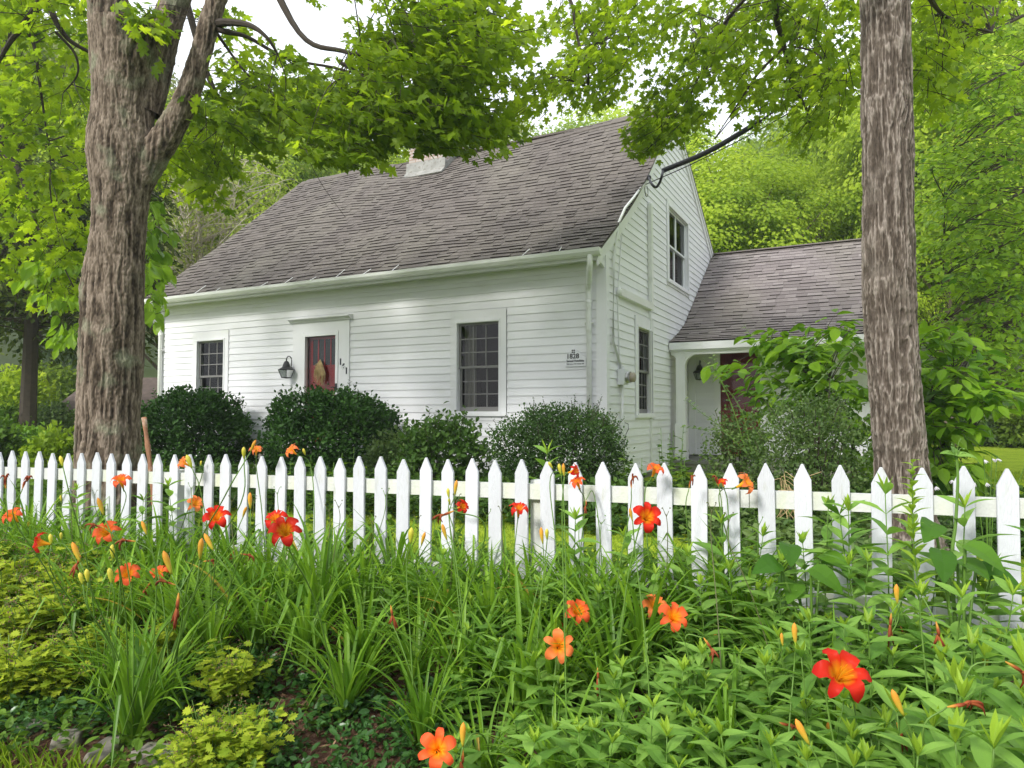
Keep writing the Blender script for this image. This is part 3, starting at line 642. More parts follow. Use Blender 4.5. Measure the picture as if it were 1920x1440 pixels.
mb.tube(c0+[GW.p(.58, .05, 2.36)], .022, 8); mb.tube([GW.p(.62, .05, 2.1), GW.p(.63, .05, .7)], .022, 8)
mb.tube([GW.p(.72, .03, 2.12), GW.p(.75, .03, 1.2), GW.p(.75, .03, .7)], .008, 5); mb.tube([hloc(1166, 440, 'x', .03), hloc(1158, 560, 'x', .03), hloc(1162, 700, 'x', .03)], .009, 5)
hb(mb, 'service_conduit', M['gutter'], None, True)
mb = MB(); mb.tube([GW.p(.78, .04, 1.50), GW.p(.88, .06, 1.48), GW.p(.90, .06, 1.40), GW.p(.80, .05, 1.32), GW.p(.76, .04, 1.22), GW.p(.76, .035, .95)], .006, 5)
hb(mb, 'grounding_wire', M['cable'])
mb = MB(); a = hloc(1222, 386, 'x', .06); b = hloc(1219, 570, 'x', .06); c = hloc(1162, 538, 'x', .06); yy = (a[1]+b[1])/2
GW.box(mb, yy-.055, yy+.055, .02, .09, b[2]-.05, a[2]); mb.sphere(GW.p(yy, .05, a[2]), (.045, .055, .05)); GW.box(mb, c[1], yy+.055, .02, .095, b[2]-.10, b[2]+.02); mb.sphere(GW.p(c[1], .055, b[2]-.04), (.05, .07, .065))
lc = hb(mb, 'line_cover', M['gutter'], label='white boxed pipe cover bent in an L on the gable wall')
mb = MB(); mb.tube([GW.p(yy+.02, .04, b[2]-.1), GW.p(yy+.02, .035, 2.5), GW.p(yy+.03, .035, .8)], .016, 6); mb.tube([GW.p(yy-.03, .03, b[2]-.1), GW.p(yy-.05, .03, 2.2), GW.p(yy+.0, .03, .8)], .006, 5)
hb(mb, 'drain_hose', M['gutter'], lc)
# ---- wing with porch
def pw(x, s, o):
    ys = np.array([3.60, 4.3, 4.96, 7.9]); zs = np.array([3.02, 3.26, 3.56, 5.62]); L = np.concatenate([[0], np.cumsum(np.hypot(np.diff(ys), np.diff(zs)))])
    y = np.interp(s, L, ys); z = np.interp(s, L, zs)+.006*np.sin(x*2+s*4); return np.stack([x, y-o*.6, z+o*.8+.02], -1)
mb = MB(); pr = [(3.60, 3.02), (4.3, 3.26), (4.96, 3.56), (7.9, 5.62), (11.4, 3.3)]
for (a, b) in zip(pr[:-1], pr[1:]): mb.prism([a, b, (b[0], b[1]-.05), (a[0], a[1]-.05)], 0, .022, 4.1, .3)
wr = hb(mb, 'wing_roof', M['shingle2'], label='lower mauve-grey shingle roof of the wing')
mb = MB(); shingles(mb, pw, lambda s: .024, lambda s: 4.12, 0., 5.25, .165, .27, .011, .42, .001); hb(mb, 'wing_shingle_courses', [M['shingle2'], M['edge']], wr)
mb = MB(); mb.box(.022, 4.12, 7.8, 8.0, 5.64, 5.665); hb(mb, 'wing_ridge_cap', M['shingle2'], wr)
holes = [(1.0, 2.42, .7, 2.95), (3.1, 3.9, 1.5, 2.8)]
x0 = float(hloc(1345, 700, 'y', 5.2)[0]); x1 = float(hloc(1425, 700, 'y', 5.2)[0]); xw = float(hloc(1487, 700, 'y', 5.2)[0])
mb = MB(); clap(mb, WW, .77, 3.45, lambda z: (.02, 4.0), [(x0-.02, x1+.14, .7, 3.0), (xw, xw+.75, 1.6, 2.85)], .010)
hb(mb, 'wing_wall', M['white'], label='recessed white wall under the porch roof')
mb = MB(); mb.prism([(3.62, .5), (3.62, .5), (5.2, .5), (5.2, 3.5), (7.9, 5.5), (11.2, 3.3), (11.2, .5)], 0, 3.99, 4.03); mb.box(.05, 4.0, 11.1, 11.14, .5, 3.3); hb(mb, 'wing_end_wall', M['white'])
mb = MB(); WW.box(mb, .02, .17, 0, .03, .77, 3.2); WW.box(mb, x0-.06, x0+.06, 0, .04, .77, 3.1); WW.box(mb, x1, x1+.14, 0, .04, .77, 3.1); WW.box(mb, x0+.06, x1, 0, .04, 2.95, 3.1)
mb.box(.03, 4.05, 3.64, 5.2, 2.95, 2.97)
mb.box(.03, 4.08, 3.585, 3.62, 2.89, 3.03)      # eave fascia
hb(mb, 'porch_trim', M['trim'])
mb = MB(); WW.box(mb, x0+.06, x1, -.08, -.03, .80, 2.95); WW.box(mb, x0+.15, x1-.09, -.03, -.02, 1.0, 1.7); WW.box(mb, x0+.15, x1-.09, -.03, -.02, 1.85, 2.1)
d2 = hb(mb, 'porch_door', M['maroon'], label='dark red door under the porch')
mb = MB(); mb.add(WW.p([x0+.06, x1, x1, x0+.06], -.012, [.8, .8, 2.95, 2.95]), [(0, 1, 2, 3)]); hb(mb, 'storm_glass', M['glass'], d2)
window(WW, xw, xw+.75, 1.6, 2.85, .08, .1, 0, M['sash_white'], 'porch window almost hidden by the large-leaved shrub', curtain=False)
px0 = float(hloc(1267.5, 720, 'y', 3.68)[0]); px1 = float(hloc(1284, 720, 'y', 3.68)[0])
for (pa, nm) in ((px0, 'post'), (3.82, 'far')):
    pb = pa+(px1-px0); mb = MB(); mb.box(pa, pb, 3.68, 3.84, .74, 2.90); mb.box(pa-.025, pb+.02, 3.66, 3.86, .74, 1.42); mb.box(pa-.02, pb+.015, 3.665, 3.855, 1.42, 1.44)
    hb(mb, 'porch_post', M['trim'], label='square white porch post' if nm == 'post' else None)
def arch(xa, sgn, r=.24):
    th = np.linspace(0, pi/2, 8); return [(xa, 2.80), (xa, 2.80-r)]+[(xa+sgn*r*(1-cos(t)), 2.80-r+r*sin(t)) for t in th[1:]]
mb = MB(); mb.box(px1+.0, 3.82, 3.69, 3.83, 2.80, 2.94); mb.box(.03, px0, 3.692, 3.828, 2.80, 2.94)
mb.prism(arch(px1+.001, 1), 1, 3.70, 3.82); mb.prism(arch(px0-.001, -1, .10), 1, 3.70, 3.82); mb.prism(arch(3.819, -1), 1, 3.70, 3.82)
mb.box(.03, 4.04, 3.64, 3.69, 2.86, 2.944)
hb(mb, 'porch_beam', M['trim'], label='curved beam with rounded brackets over the porch')
mb = MB(); mb.box(.0, 4.1, 3.55, 5.22, .68, .74); hb(mb, 'porch_floor', M['porchfloor'])
mb = MB(); mb.box(.02, 4.08, 3.58, 5.2, .42, .68); hb(mb, 'porch_base', M['found'])
# ---- service cables
A = h2w(*hloc(1243, 320, 'x', .45)); end = at(1990, -120, 6.9)
def sag(a, b, s, n=26): 
    t = np.linspace(0, 1, n)[:, None]; p = a*(1-t)+b*t; p[:, 2] -= (4*s*t*(1-t))[:, 0]; return p
attach = h2w(*hloc(1216, 333, 'x', .08))
B = at(1427, 226, 10.6); Cc = at(1611, 95, 8.9); D = at(1825, -3, 7.6)
cab = empty('service_cable', 'thick black sleeved power cable running from the gable up behind the right trunk', 'cable', A)
def wb(mb, name, mat, root, smooth=False):
    L = np.array(root.location)
    for v in mb.V: v -= L
    return mb.build(name, mat, root, smooth)
def spline(P, n=10):
    P = np.array(P, float); P = np.vstack([2*P[0]-P[1], P, 2*P[-1]-P[-2]]); o = []
    for i in range(1, len(P)-2):
        for t in np.linspace(0, 1, n, endpoint=False):
            o.append(.5*((2*P[i])+(-P[i-1]+P[i+1])*t+(2*P[i-1]-5*P[i]+4*P[i+1]-P[i+2])*t*t+(-P[i-1]+3*P[i]-3*P[i+1]+P[i+2])*t**3))
    o.append(P[-2]); return np.array(o)
mb = MB(); m1 = at(1330, 283, 11.1); mb.tube(spline([A, m1, B]), .042, 10); wb(mb, 'cable_sleeve', M['cable'], cab, True)
mb = MB(); mb.tube(spline([B, Cc, D, at(2050, -130, 6.2)]), .018, 8)
loop = [attach, at(1222, 345, 11.6), at(1230, 351, 11.55), at(1237, 342, 11.5), at(1241, 330, 11.4), A]; mb.tube(spline(loop), .022, 8); mb.sphere(attach, .05)
wb(mb, 'cable_wire', M['cable'], cab, True)
g1 = h2w(*hloc(1210, 346, 'x', .05)); guy = empty('phone_wire', 'thin black wire running just below the power cable from the gable', 'wire', g1)
mb = MB(); mb.tube(spline([g1, at(1300, 306, 11.0), at(1430, 240, 10.2), at(1611, 133, 8.9), at(1815, 3, 7.4), at(1990, -110, 6.4)]), .008, 6)
th = np.linspace(.3, 5.5, 14); mb.tube([h2w(*(hloc(1212, 358, 'x', .05)+np.array((0, .10*cos(t+2), .10*sin(t+2))))) for t in th], .006, 5)
wb(mb, 'wire', M['cable'], guy, True)
# ================================================================= GROUND, SKY, CAMERA
xs = np.unique(np.concatenate([np.linspace(-220, -16, 40), np.linspace(-16, 16, 161), np.linspace(16, 220, 40)]))
ys = np.unique(np.concatenate([np.linspace(-60, -4, 12), np.linspace(-4, 16, 141), np.linspace(16, 300, 70)]))
X, Y = np.meshgrid(xs, ys); V = np.stack([X, Y, gz(X, Y)], -1).reshape(-1, 3); n = len(xs)
i = np.arange(len(ys)-1)[:, None]*n+np.arange(n-1)[None]
mb = MB(); mb.add(V, np.stack([i, i+1, i+n+1, i+n], -1).reshape(-1, 4), .5); g = mb.build('ground', M['ground'], None, True); tag(g, kind='structure')
w = bpy.data.worlds.new('World'); bpy.context.scene.world = w; w.use_nodes = True; nt = w.node_tree; nt.nodes.clear()
SUN_EL, SUN_AZ = 34, -142                    # azimuth measured from +Y clockwise (sun stands behind the camera to the left)
sk = N(nt, 'ShaderNodeTexSky'); sk.sky_type = 'NISHITA'; sk.sun_disc = False; sk.sun_elevation = radians(SUN_EL); sk.sun_rotation = radians(SUN_AZ); sk.dust_density = 3
tc = N(nt, 'ShaderNodeTexCoord'); cl = ramp(nt, noise(nt, 1.6, 5, tc.outputs['Generated'], .5, (1, 1, 2.2)), [(.3, (7.5, 7.9, 8.7)), (.7, (9.4, 9.6, 10.))])
c = mixc(nt, .86, sk.outputs[0], cl); bg = N(nt, 'ShaderNodeBackground'); bg.inputs[1].default_value = .11; nt.links.new(c, bg.inputs[0])
wo = N(nt, 'ShaderNodeOutputWorld'); nt.links.new(bg.outputs[0], wo.inputs[0])
sl = bpy.data.lights.new('sun', 'SUN'); sl.energy = 2.5; sl.angle = radians(11); sl.color = (1., .97, .92); so = bpy.data.objects.new('sun', sl); COL.objects.link(so)
az = radians(SUN_AZ); el = radians(SUN_EL); sd = np.array((sin(az)*cos(el), cos(az)*cos(el), sin(el)))
import mathutils
so.rotation_euler = mathutils.Vector(sd).to_track_quat('Z', 'Y').to_euler(); so.location = (0, 0, 30)
cam = bpy.data.cameras.new('camera'); co_ = bpy.data.objects.new('camera', cam); COL.objects.link(co_); co_.location = (0, 0, E); co_.rotation_euler = (pi/2+PT, 0, 0)
cam.sensor_width = 36; cam.lens = 36*F/1920; cam.clip_end = 2000; cam.clip_start = .05
sc = bpy.context.scene; sc.camera = co_
sc.view_settings.view_transform = 'Standard'; sc.view_settings.look = 'None'; sc.view_settings.gamma = 1; sc.view_settings.exposure = .86
sc.render.engine = 'CYCLES'; sc.cycles.max_bounces = 8; sc.cycles.diffuse_bounces = 4; sc.cycles.transparent_max_bounces = 12; sc.cycles.transmission_bounces = 6
# ================================================================= FENCE
PK = [3,26,51,75,101,129,156,184,212,240,270,300,331,360,394,425,459,492.5,528,565,602,639.5,677.5,717,757,799,841,885.5,931,979.5,1029.5,1082,1134,1191,1247.5,1309.5,1372.5,1439,1507,1576,1647.5,1727.5,1802,1884]
def fence_q(px, py=870):
    d = ray(px, py); s = FD/(d[0]*FN[0]+d[1]*FN[1]); return float((d[:2]*s)@FT)
Q = [fence_q(p) for p in PK]
sp_ = np.mean(np.diff(Q)); Q = [Q[0]-sp_*k for k in range(14, 0, -1)]+Q+[Q[-1]+sp_*k for k in range(1, 12)]
def fpos(q, o, z): p = FN*(FD-o)+FT*q; return np.array((p[0], p[1], z))
q0 = Q[14]; q1 = Q[57]
def ftop(q): return np.interp(q, [q0-3, q0, q1, q1+3], [1.30, 1.322, 1.390, 1.41])
fence = empty('picket_fence', 'white wooden picket fence running across the picture in front of the farmhouse', 'fence', fpos(0, 0, .4))
FZ = np.array(fence.location)
def fboxv(q0, q1, o0, o1, z0, z1): return [fpos(q, o, z)-FZ for z in (z0, z1) for o in (o0, o1) for q in (q0, q1)]
BOXF = np.array([(0,2,3,1),(4,5,7,6),(0,1,5,4),(2,6,7,3),(0,4,6,2),(1,3,7,5)])
for k, q in enumerate(Q):
    top = float(ftop(q))+random.uniform(-.009, .009); w_ = .0435*random.uniform(.96, 1.04); tilt = random.uniform(-.011, .011); bot = .47
    prof = [(-w_, bot), (w_, bot), (w_, top-.086), (w_*.12, top-.003), (-w_*.12, top-.003), (-w_, top-.086)]
    n = 6; f_ = [tuple(range(n)), tuple(range(n, 2*n))[::-1]]+[(i, n+i, n+(i+1) % n, (i+1) % n) for i in range(n)]
    dq = lambda z: tilt*(z-bot)/.9; oy = random.uniform(0, .003)
    v = [fpos(q+x+dq(z), o+oy, z)-FZ for o in (.020, .0) for (x, z) in prof]
    mb = MB(); mb.add(v, f_); o_ = mb.build('picket', M['picket'], fence)
    bv = o_.modifiers.new('bevel', 'BEVEL'); bv.width = .002; bv.segments = 1
for zt in (.142, .66):
    mb = MB()
    for a, b in zip(np.arange(-10, 6, 2.44), np.arange(-10, 6, 2.44)+2.436):
        for c_, d_ in zip(np.linspace(a, b, 5)[:-1], np.linspace(a, b, 5)[1:]):
            za = float(ftop(c_))-zt; zb = float(ftop(d_))-zt; jj = .004*sin(a*3)
            v = [fpos(qq, oo, zz)-FZ for zz in (0, 1) for oo in (-.002, -.04) for qq in (c_, d_)]
            v = [fpos(qq, oo, (zz_[0] if h else zz_[0]-.092)+jj)-FZ for h in (0, 1) for oo in (-.002, -.04) for qq, zz_ in ((c_, (za,)), (d_, (zb,)))]
            mb.add(v, BOXF, .5)
    mb.build('rail', M['rail'], fence)
pq = [fence_q(318), fence_q(1003)]; dqp = pq[1]-pq[0]
for q in (pq[0]-dqp, pq[0], pq[1], pq[1]+dqp*.98):
    mb = MB(); mb.add(fboxv(q-.045, q+.045, -.135, -.042, .25, float(ftop(q))-.128), BOXF, .5); mb.build('post', M['rail'], fence)
# ================================================================= BIG TREES
def ringtube(mb, C, R, nth, bark, dz_unused=0, jit=0.):
    C = np.array(C, float); T = norm(np.gradient(C, axis=0)); a = np.array((1., 0, 0))-T*T[:, :1]; a = norm(a); b = np.cross(T, a)
    th = np.linspace(0, 2*pi, nth, endpoint=False)
    D = a[:, None]*np.cos(th)[None, :, None]+b[:, None]*np.sin(th)[None, :, None]
    P = C[:, None]+D*R[:, None, None]
    h, d = bark(P, R)
    P = P+D*(d)[..., None]
    m = nth; i = np.arange(len(C)-1)[:, None]*m; j = np.arange(m)[None]; k = (j+1) % m
    mb.add(P.reshape(-1, 3), np.stack([i+j, i+k, i+m+k, i+m+j], -1).reshape(-1, 4), .5, h.reshape(-1))
def barkL(P, R):
    q = P*np.array((1, 1, 1.)); wp = (vnoise(q*3.5, 5)-.5)*.05+(vnoise(q*np.array((16, 16, 8.)), 15)-.5)*.025
    n1 = vnoise(np.stack([(q[..., 0]+wp)/.042, q[..., 1]/.042, q[..., 2]/.34], -1), 1); n2 = vnoise(np.stack([(q[..., 0]+wp)/.017, q[..., 1]/.017, q[..., 2]/.11], -1), 2)
    big = vnoise(q*np.array((3.2, 3.2, 1.3)), 3)-.5
    n3 = vnoise(q*np.array((75, 75, 40.)), 16); h = np.clip(1-np.abs(2*n1-1)*1.3, 0, 1)*.45+np.abs(2*n2-1)*.33+n3*.30
    s = np.minimum(1, R/.12)[:, None]
    return h, (h-.5)*.034*s+big*.075*s*np.minimum(1, R/.3)[:, None]
def barkR(P, R):
    q = P; w1 = (vnoise(q*np.array((6, 6, 4.)), 8)-.5)*.045+(vnoise(q*np.array((20, 20, 9.)), 12)-.5)*.016
    n1 = vnoise(np.stack([(q[..., 0]+w1)/.028, (q[..., 1]+w1)/.028, q[..., 2]/.42], -1), 4); n3 = vnoise(np.stack([(q[..., 0]+w1)/.017, (q[..., 1]+w1)/.014, q[..., 2]/.13], -1), 14); n2 = vnoise(q*np.array((110, 110, 38.)), 6)
    h = np.clip(1.05-np.abs(2*n1-1)*2.1, 0, 1)*.40+np.clip(1.1-np.abs(2*n3-1)*2.4, 0, 1)*.38+n2*.30
    big = vnoise(q*np.array((3., 3., 1.6)), 9)-.5
    return np.clip(h, 0, 1), (h-.5)*.030+big*.03
def pxtrunk(rows, Y, step=.011):
    z = []; x = []; r = []
    for (py, xl, xr) in rows:
        a = at(xl, py, Y); b = at(xr, py, Y); z.append(a[2]); x.append((a[0]+b[0])/2); u = ((xl+xr)/2-CX)/F; r.append((b[0]-a[0])/2*.97/math.sqrt(1+u*u))
    o = np.argsort(z); z = np.array(z)[o]; x = np.array(x)[o]; r = np.array(r)[o]
    zz = np.arange(z[0], z[-1], step); k = np.ones(9)/9
    def sm(v): v = np.interp(zz, z, v); m = 18; p = np.pad(v, m, mode='edge'); kk = np.hanning(2*m+1); kk /= kk.sum(); return np.convolve(p, kk, 'valid')
    return np.stack([sm(x), np.full(len(zz), Y+.0), zz], -1), sm(r)
# ---------- left maple
YL = 7.6
mapleL = empty('maple_tree', 'massive grey-brown maple with a forked trunk at the left, just behind the fence', 'tree', at(205, 985, YL))
rows = [(1010, 100, 312), (960, 122, 292), (920, 131, 284), (860, 138, 276), (800, 142, 271), (720, 145, 269), (640, 148, 271), (560, 151, 273), (480, 161, 275), (400, 166, 282), (340, 165, 291), (300, 164, 300), (262, 166, 296), (225, 173, 290), (180, 174, 296), (120, 173, 312), (60, 172, 328)]
mb = MB(); C_, R_ = pxtrunk(rows, YL); ringtube(mb, C_, R_, 260, barkL)
def limb(mb, pts, rad, Y0, bark, nth=120, step=.014):
    P = spline([at(*p) if len(p) == 3 else at(p[0], p[1], Y0) for p in pts], 12); d = np.concatenate([[0], np.cumsum(np.linalg.norm(np.diff(P, axis=0), axis=1))])
    r = np.interp(np.linspace(0, 1, len(P)), np.linspace(0, 1, len(rad)), rad)*.9; n = int(d[-1]/step); s = np.linspace(0, d[-1], n)
    C = np.stack([np.interp(s, d, P[:, k]) for k in range(3)], -1); ringtube(mb, C, np.interp(s, d, r), nth, bark)
limb(mb, [(225, 440), (250, 370), (283, 300), (318, 245), (352, 175), (378, 95), (396, 30), (425, -60), (470, -190)], [.10, .15, .175, .155, .135, .125, .12, .11, .09], YL-.02, barkL)
limb(mb, [(225, 200), (214, 110), (205, 30), (200, -60), (185, -220)], [.26, .245, .235, .22, .18], YL+.02, barkL, 160)
limb(mb, [(270, 210), (292, 120), (316, 40), (345, -40), (420, -220)], [.20, .185, .17, .165, .13], YL+.05, barkL, 130)
tr = wb(mb, 'trunk', M['barkL'], mapleL, True)
# ---------- right maple
YR = 6.0
mapleR = empty('maple_tree', 'straight ridged maple trunk at the right, just behind the fence', 'tree', at(1690, 1025, YR))
rows = [(1050, 1612, 1790), (1000, 1628, 1768), (940, 1638, 1752), (860, 1638, 1741), (760, 1629, 1731), (700, 1624, 1726), (600, 1619, 1721), (500, 1617, 1716), (400, 1617, 1713), (300, 1616, 1714), (200, 1612, 1712), (100, 1611, 1710), (0, 1611, 1708), (-120, 1613, 1702), (-400, 1625, 1690)]
mb = MB(); C_, R_ = pxtrunk(rows, YR, .009); ringtube(mb, C_, R_, 230, barkR); wb(mb, 'trunk', M['barkR'], mapleR, True)
# ---------- crowns
def sprays(leafmb, twigmb, C, D, L, k, ls, tpl, droop=.35, flat=.45, mi=0, fold=1.):
    n = len(C); D = norm(D); up = np.array((0, 0, 1.)); lat = norm(np.cross(D, up)+1e-6); L = np.broadcast_to(L, (n,))
    u = (np.arange(k)+.5)/k; u = np.broadcast_to(u, (n, k))+rng.normal(size=(n, k))*.04
    side = np.where(np.arange(k) % 2 == 0, 1., -1.)[None]*(np.arange(k) < k-1)[None]
    off = (1-.5*u)*L[:, None]*.22*side
    P = C[:, None]+D[:, None]*(u*L[:, None])[..., None]+lat[:, None]*off[..., None]
    P[..., 2] -= droop*L[:, None]*u*u*.6; P += rng.normal(size=P.shape)*.03*L[:, None, None]
    ld = norm(D[:, None]*.7+lat[:, None]*side[..., None]*.8+np.array((0, 0, -droop*1.6))+rng.normal(size=P.shape)*.28)
    nn = norm(up+rng.normal(size=P.shape)*flat)
    P = P.reshape(-1, 3); ld = ld.reshape(-1, 3); nn = nn.reshape(-1, 3); N_ = len(P)
    rs = np.clip(np.repeat(rng.random(n)*.5, k)+rng.random(N_)*.5, 0, 1)
    leafmb.leaves(tpl, P, frames(ld, nn), ls*rng.uniform(.7, 1.25, N_), rs, mi)
    if twigmb is not None:
        e = C+D*L[:, None]; e[:, 2] -= droop*L*.6; d = e-C; ln = np.linalg.norm(d, axis=1)
        w_ = np.stack([np.full(n, .035), ln, np.full(n, 1.)], -1); w_[:, 0] = .05
        for nv in (up, rvec(n)): twigmb.leaves(NEEDLE, C, frames(d, norm(nv+rng.normal(size=(n, 3))*.1)), w_)
def ell(cx, cy, rx, ry, y0, y1, n, out=None):
    a = rng.uniform(0, 2*pi, n); r = np.sqrt(rng.random(n)); px = cx+rx*r*np.cos(a); py = cy+ry*r*np.sin(a); Y = rng.uniform(y0, y1, n)
    return np.array([at(*q) for q in zip(px, py, Y)])
def crown(name, root, groups, tpl, ls, k, L, mat, origin, droop=.35, flat=.5, limbs=(), limbmat=None, twig=True):
    lm = MB(); tm = MB(); Cs = []
    for g_ in groups:
        C = ell(*g_); Cs.append(C)
        o = np.array(origin); D = norm((C-o)*np.array((1, 1, .25))+rng.normal(size=C.shape)*.9); D[:, 2] *= .4
        sprays(lm, tm if twig else None, C-D*L*.5, D, L*rng.uniform(.7, 1.2, len(C)), k, ls, tpl, droop, flat)
    o1 = wb(lm, name, mat, root)
    C = np.vstack(Cs); S = []
    for (pts, rad) in limbs:
        P = spline([at(*p) for p in pts], 6); S.append(P); tm.tube(P, np.interp(np.linspace(0, 1, len(P)), np.linspace(0, 1, len(rad)), rad), 7)
    if S:
        S = np.vstack(S)
        for c in C[rng.random(len(C)) < .42]:
            d = np.linalg.norm(S-c, axis=1); j = int(np.argmin(d)); 
            if d[j] < .15 or d[j] > 2.2: continue
            m_ = (S[j]*.5+c*.5)+np.array((0, 0, .12*d[j]))+rng.normal(size=3)*.05*d[j]; tm.tube(spline([S[j], m_, c], 4), np.linspace(.004+.004*d[j], .0025, 9), 4, cap=False)
    wb(tm, 'limbs', limbmat or M['twig'], root)
    return o1
GL_ = [(55, 90, 140, 130, 8.3, 12, 95), (70, 260, 130, 130, 8.3, 12, 105), (50, 420, 120, 110, 9, 12.5, 70), (110, 520, 50, 60, 9, 11, 22), (20, 0, 100, 60, 7.5, 10, 30),
 (450, 160, 70, 55, 7.3, 9.5, 30), (470, 215, 110, 50, 7.3, 9.5, 42), (560, 185, 70, 50, 7.2, 9.2, 32), (520, 110, 30, 25, 7.4, 8.6, 7), (605, 262, 55, 40, 7, 8.8, 22), (370, 250, 50, 50, 8, 10.5, 24), (385, 300, 60, 40, 8.3, 10, 20), (390, 345, 25, 25, 8.5, 9.5, 7), (300, 320, 14, 60, 9, 10.5, 10),
 (660, 175, 60, 55, 6.8, 8.8, 30), (800, 65, 130, 75, 6.6, 8.8, 95), (740, 150, 110, 60, 6.6, 8.8, 62), (880, 50, 80, 80, 6.8, 9, 50), (870, 160, 70, 50, 6.8, 9, 40), (790, 222, 115, 34, 6.8, 8.8, 62), (900, 232, 60, 26, 7, 9, 26), (690, 240, 50, 30, 6.7, 8.2, 22), (668, 288, 18, 20, 6.8, 7.8, 6), (840, 258, 80, 12, 7, 8.8, 18), (955, 60, 30, 40, 7, 9.5, 9),
 (420, 40, 30, 25, 8, 10, 8), (700, -50, 200, 40, 6.5, 9.5, 26), (60, -160, 260, 120, 7.5, 11, 40), (700, -180, 300, 100, 6.5, 10, 30), (275, 30, 26, 34, 7.28, 7.34, 9)]
LB = [([(396, 45, YL), (430, 42, 7.5), (470, 48, 7.4), (500, 70, 7.4), (520, 100, 7.5)], [.05, .04, .03, .02, .012]), ([(396, 50, YL), (425, 60, 7.6), (465, 70, 7.8), (540, 110, 8), (640, 130, 8.1), (740, 165, 8)], [.04, .03, .022, .018, .014, .008]),
 ([(470, -120, 7.6), (560, 60, 7.5), (640, 95, 7.4), (700, 100, 7.4), (770, 80, 7.5), (850, 60, 7.7)], [.06, .03, .024, .02, .014, .008]), ([(640, 118, 7.6), (700, 150, 7.6), (780, 175, 7.7), (850, 215, 7.9), (900, 250, 8)], [.02, .018, .013, .01, .006]),
 ([(405, 60, 7.8), (440, 110, 8), (470, 145, 8), (500, 155, 8)], [.02, .014, .01, .006]), ([(330, -60, 8.6), (420, 200, 9), (560, 215, 9), (620, 240, 9)], [.05, .03, .02, .008]),
 ([(240, -30, 8.2), (100, -60, 8.2), (75, 5, 8.4), (42, 50, 8.6), (15, 85, 8.8), (-20, 150, 9)], [.08, .06, .05, .04, .03, .015]), ([(90, 0, 8.4), (105, 40, 8.4), (130, 75, 8.5), (172, 100, 8.6)], [.045, .035, .028, .02]), ([(50, 55, 8.6), (65, 90, 8.7), (75, 160, 8.8), (85, 230, 9), (95, 300, 9.2)], [.025, .02, .018, .012, .006]),
 ([(105, 60, 8.5), (140, 100, 8.6), (145, 140, 8.7), (118, 175, 8.8)], [.02, .016, .012, .006]), ([(0, 280, 10), (35, 320, 10), (55, 380, 10), (75, 440, 10)], [.04, .035, .025, .01])]
crown('foliage', mapleL, GL_, MAPLE, .118, 11, .55, M['maple'], at(260, 60, 7.6), limbs=LB, flat=.7)
GR_ = [(1240, 215, 45, 40, 8.6, 10, 22), (1225, 255, 34, 22, 8.7, 10, 14), (995, 205, 30, 22, 8, 10, 8), (1090, 151, 60, 60, 8.2, 11, 38), (1130, 110, 60, 90, 8, 11, 37), (1060, 30, 60, 40, 8, 10.5, 21), (1200, 30, 90, 50, 8, 11, 41), (1010, 161, 40, 35, 8, 10, 14), (1160, 96, 50, 40, 8, 11, 16),
 (1245, 158, 40, 40, 8.6, 10, 10), (1235, 233, 40, 30, 8.6, 10.2, 16), (1290, 228, 30, 45, 8.6, 10, 10), (1210, 253, 25, 22, 8.8, 10, 6), (1300, 138, 60, 60, 8, 10.5, 19),
 (1340, 50, 90, 60, 7.5, 11, 43), (1360, 130, 60, 50, 8, 11, 16), (1440, 40, 80, 50, 7.2, 10.5, 36), (1450, 150, 90, 60, 7.5, 10.5, 36), (1520, 90, 70, 70, 7.2, 10, 31), (1540, 178, 60, 50, 7.2, 10, 22), (1500, 228, 40, 22, 7.6, 9.5, 9), (1560, 20, 60, 50, 6.8, 9.5, 27), (1430, 188, 60, 30, 8, 10, 10), (1580, 140, 34, 50, 6.8, 9, 12),
 (1760, 60, 70, 70, 6.6, 9, 37), (1750, 150, 45, 60, 6.8, 9, 21), (1830, 10, 80, 50, 6.6, 9, 22), (1300, -120, 340, 90, 6.8, 10.5, 74), (1760, -160, 220, 110, 5.5, 9, 50)]
RB = [([(1640, -260, 6.1), (1480, -60, 7), (1455, 20, 7.6), (1470, 85, 8), (1482, 150, 8.2), (1510, 200, 8.3), (1520, 245, 8.4)], [.08, .05, .035, .028, .02, .014, .007]), ([(1470, 88, 8), (1420, 140, 8.4), (1380, 200, 8.8), (1340, 260, 9.2)], [.018, .014, .01, .005]),
 ([(1560, -160, 6.6), (1395, 0, 8), (1350, 60, 8.6), (1320, 125, 9), (1290, 185, 9.2)], [.06, .022, .018, .013, .007]), ([(1300, 170, 9.1), (1270, 215, 9.2), (1230, 250, 9.3), (1205, 275, 9.3)], [.012, .009, .007, .004]),
 ([(1480, -200, 7), (1085, -60, 9), (1075, 20, 9.2), (1092, 110, 9.2), (1104, 165, 9.2)], [.06, .03, .022, .015, .008]), ([(1085, 20, 9.2), (1100, 50, 9.3), (1120, 80, 9.4)], [.012, .009, .006]), ([(1480, 85, 8), (1530, 100, 7.8), (1570, 150, 7.6)], [.014, .01, .006]), ([(1700, -80, 6), (1760, 20, 7), (1800, 40, 7.4), (1860, 60, 8)], [.04, .02, .014, .008])]
crown('foliage', mapleR, GR_, MAPLE, .092, 11, .55, M['maple'], at(1620, -300, 6.2), limbs=RB, flat=.75)
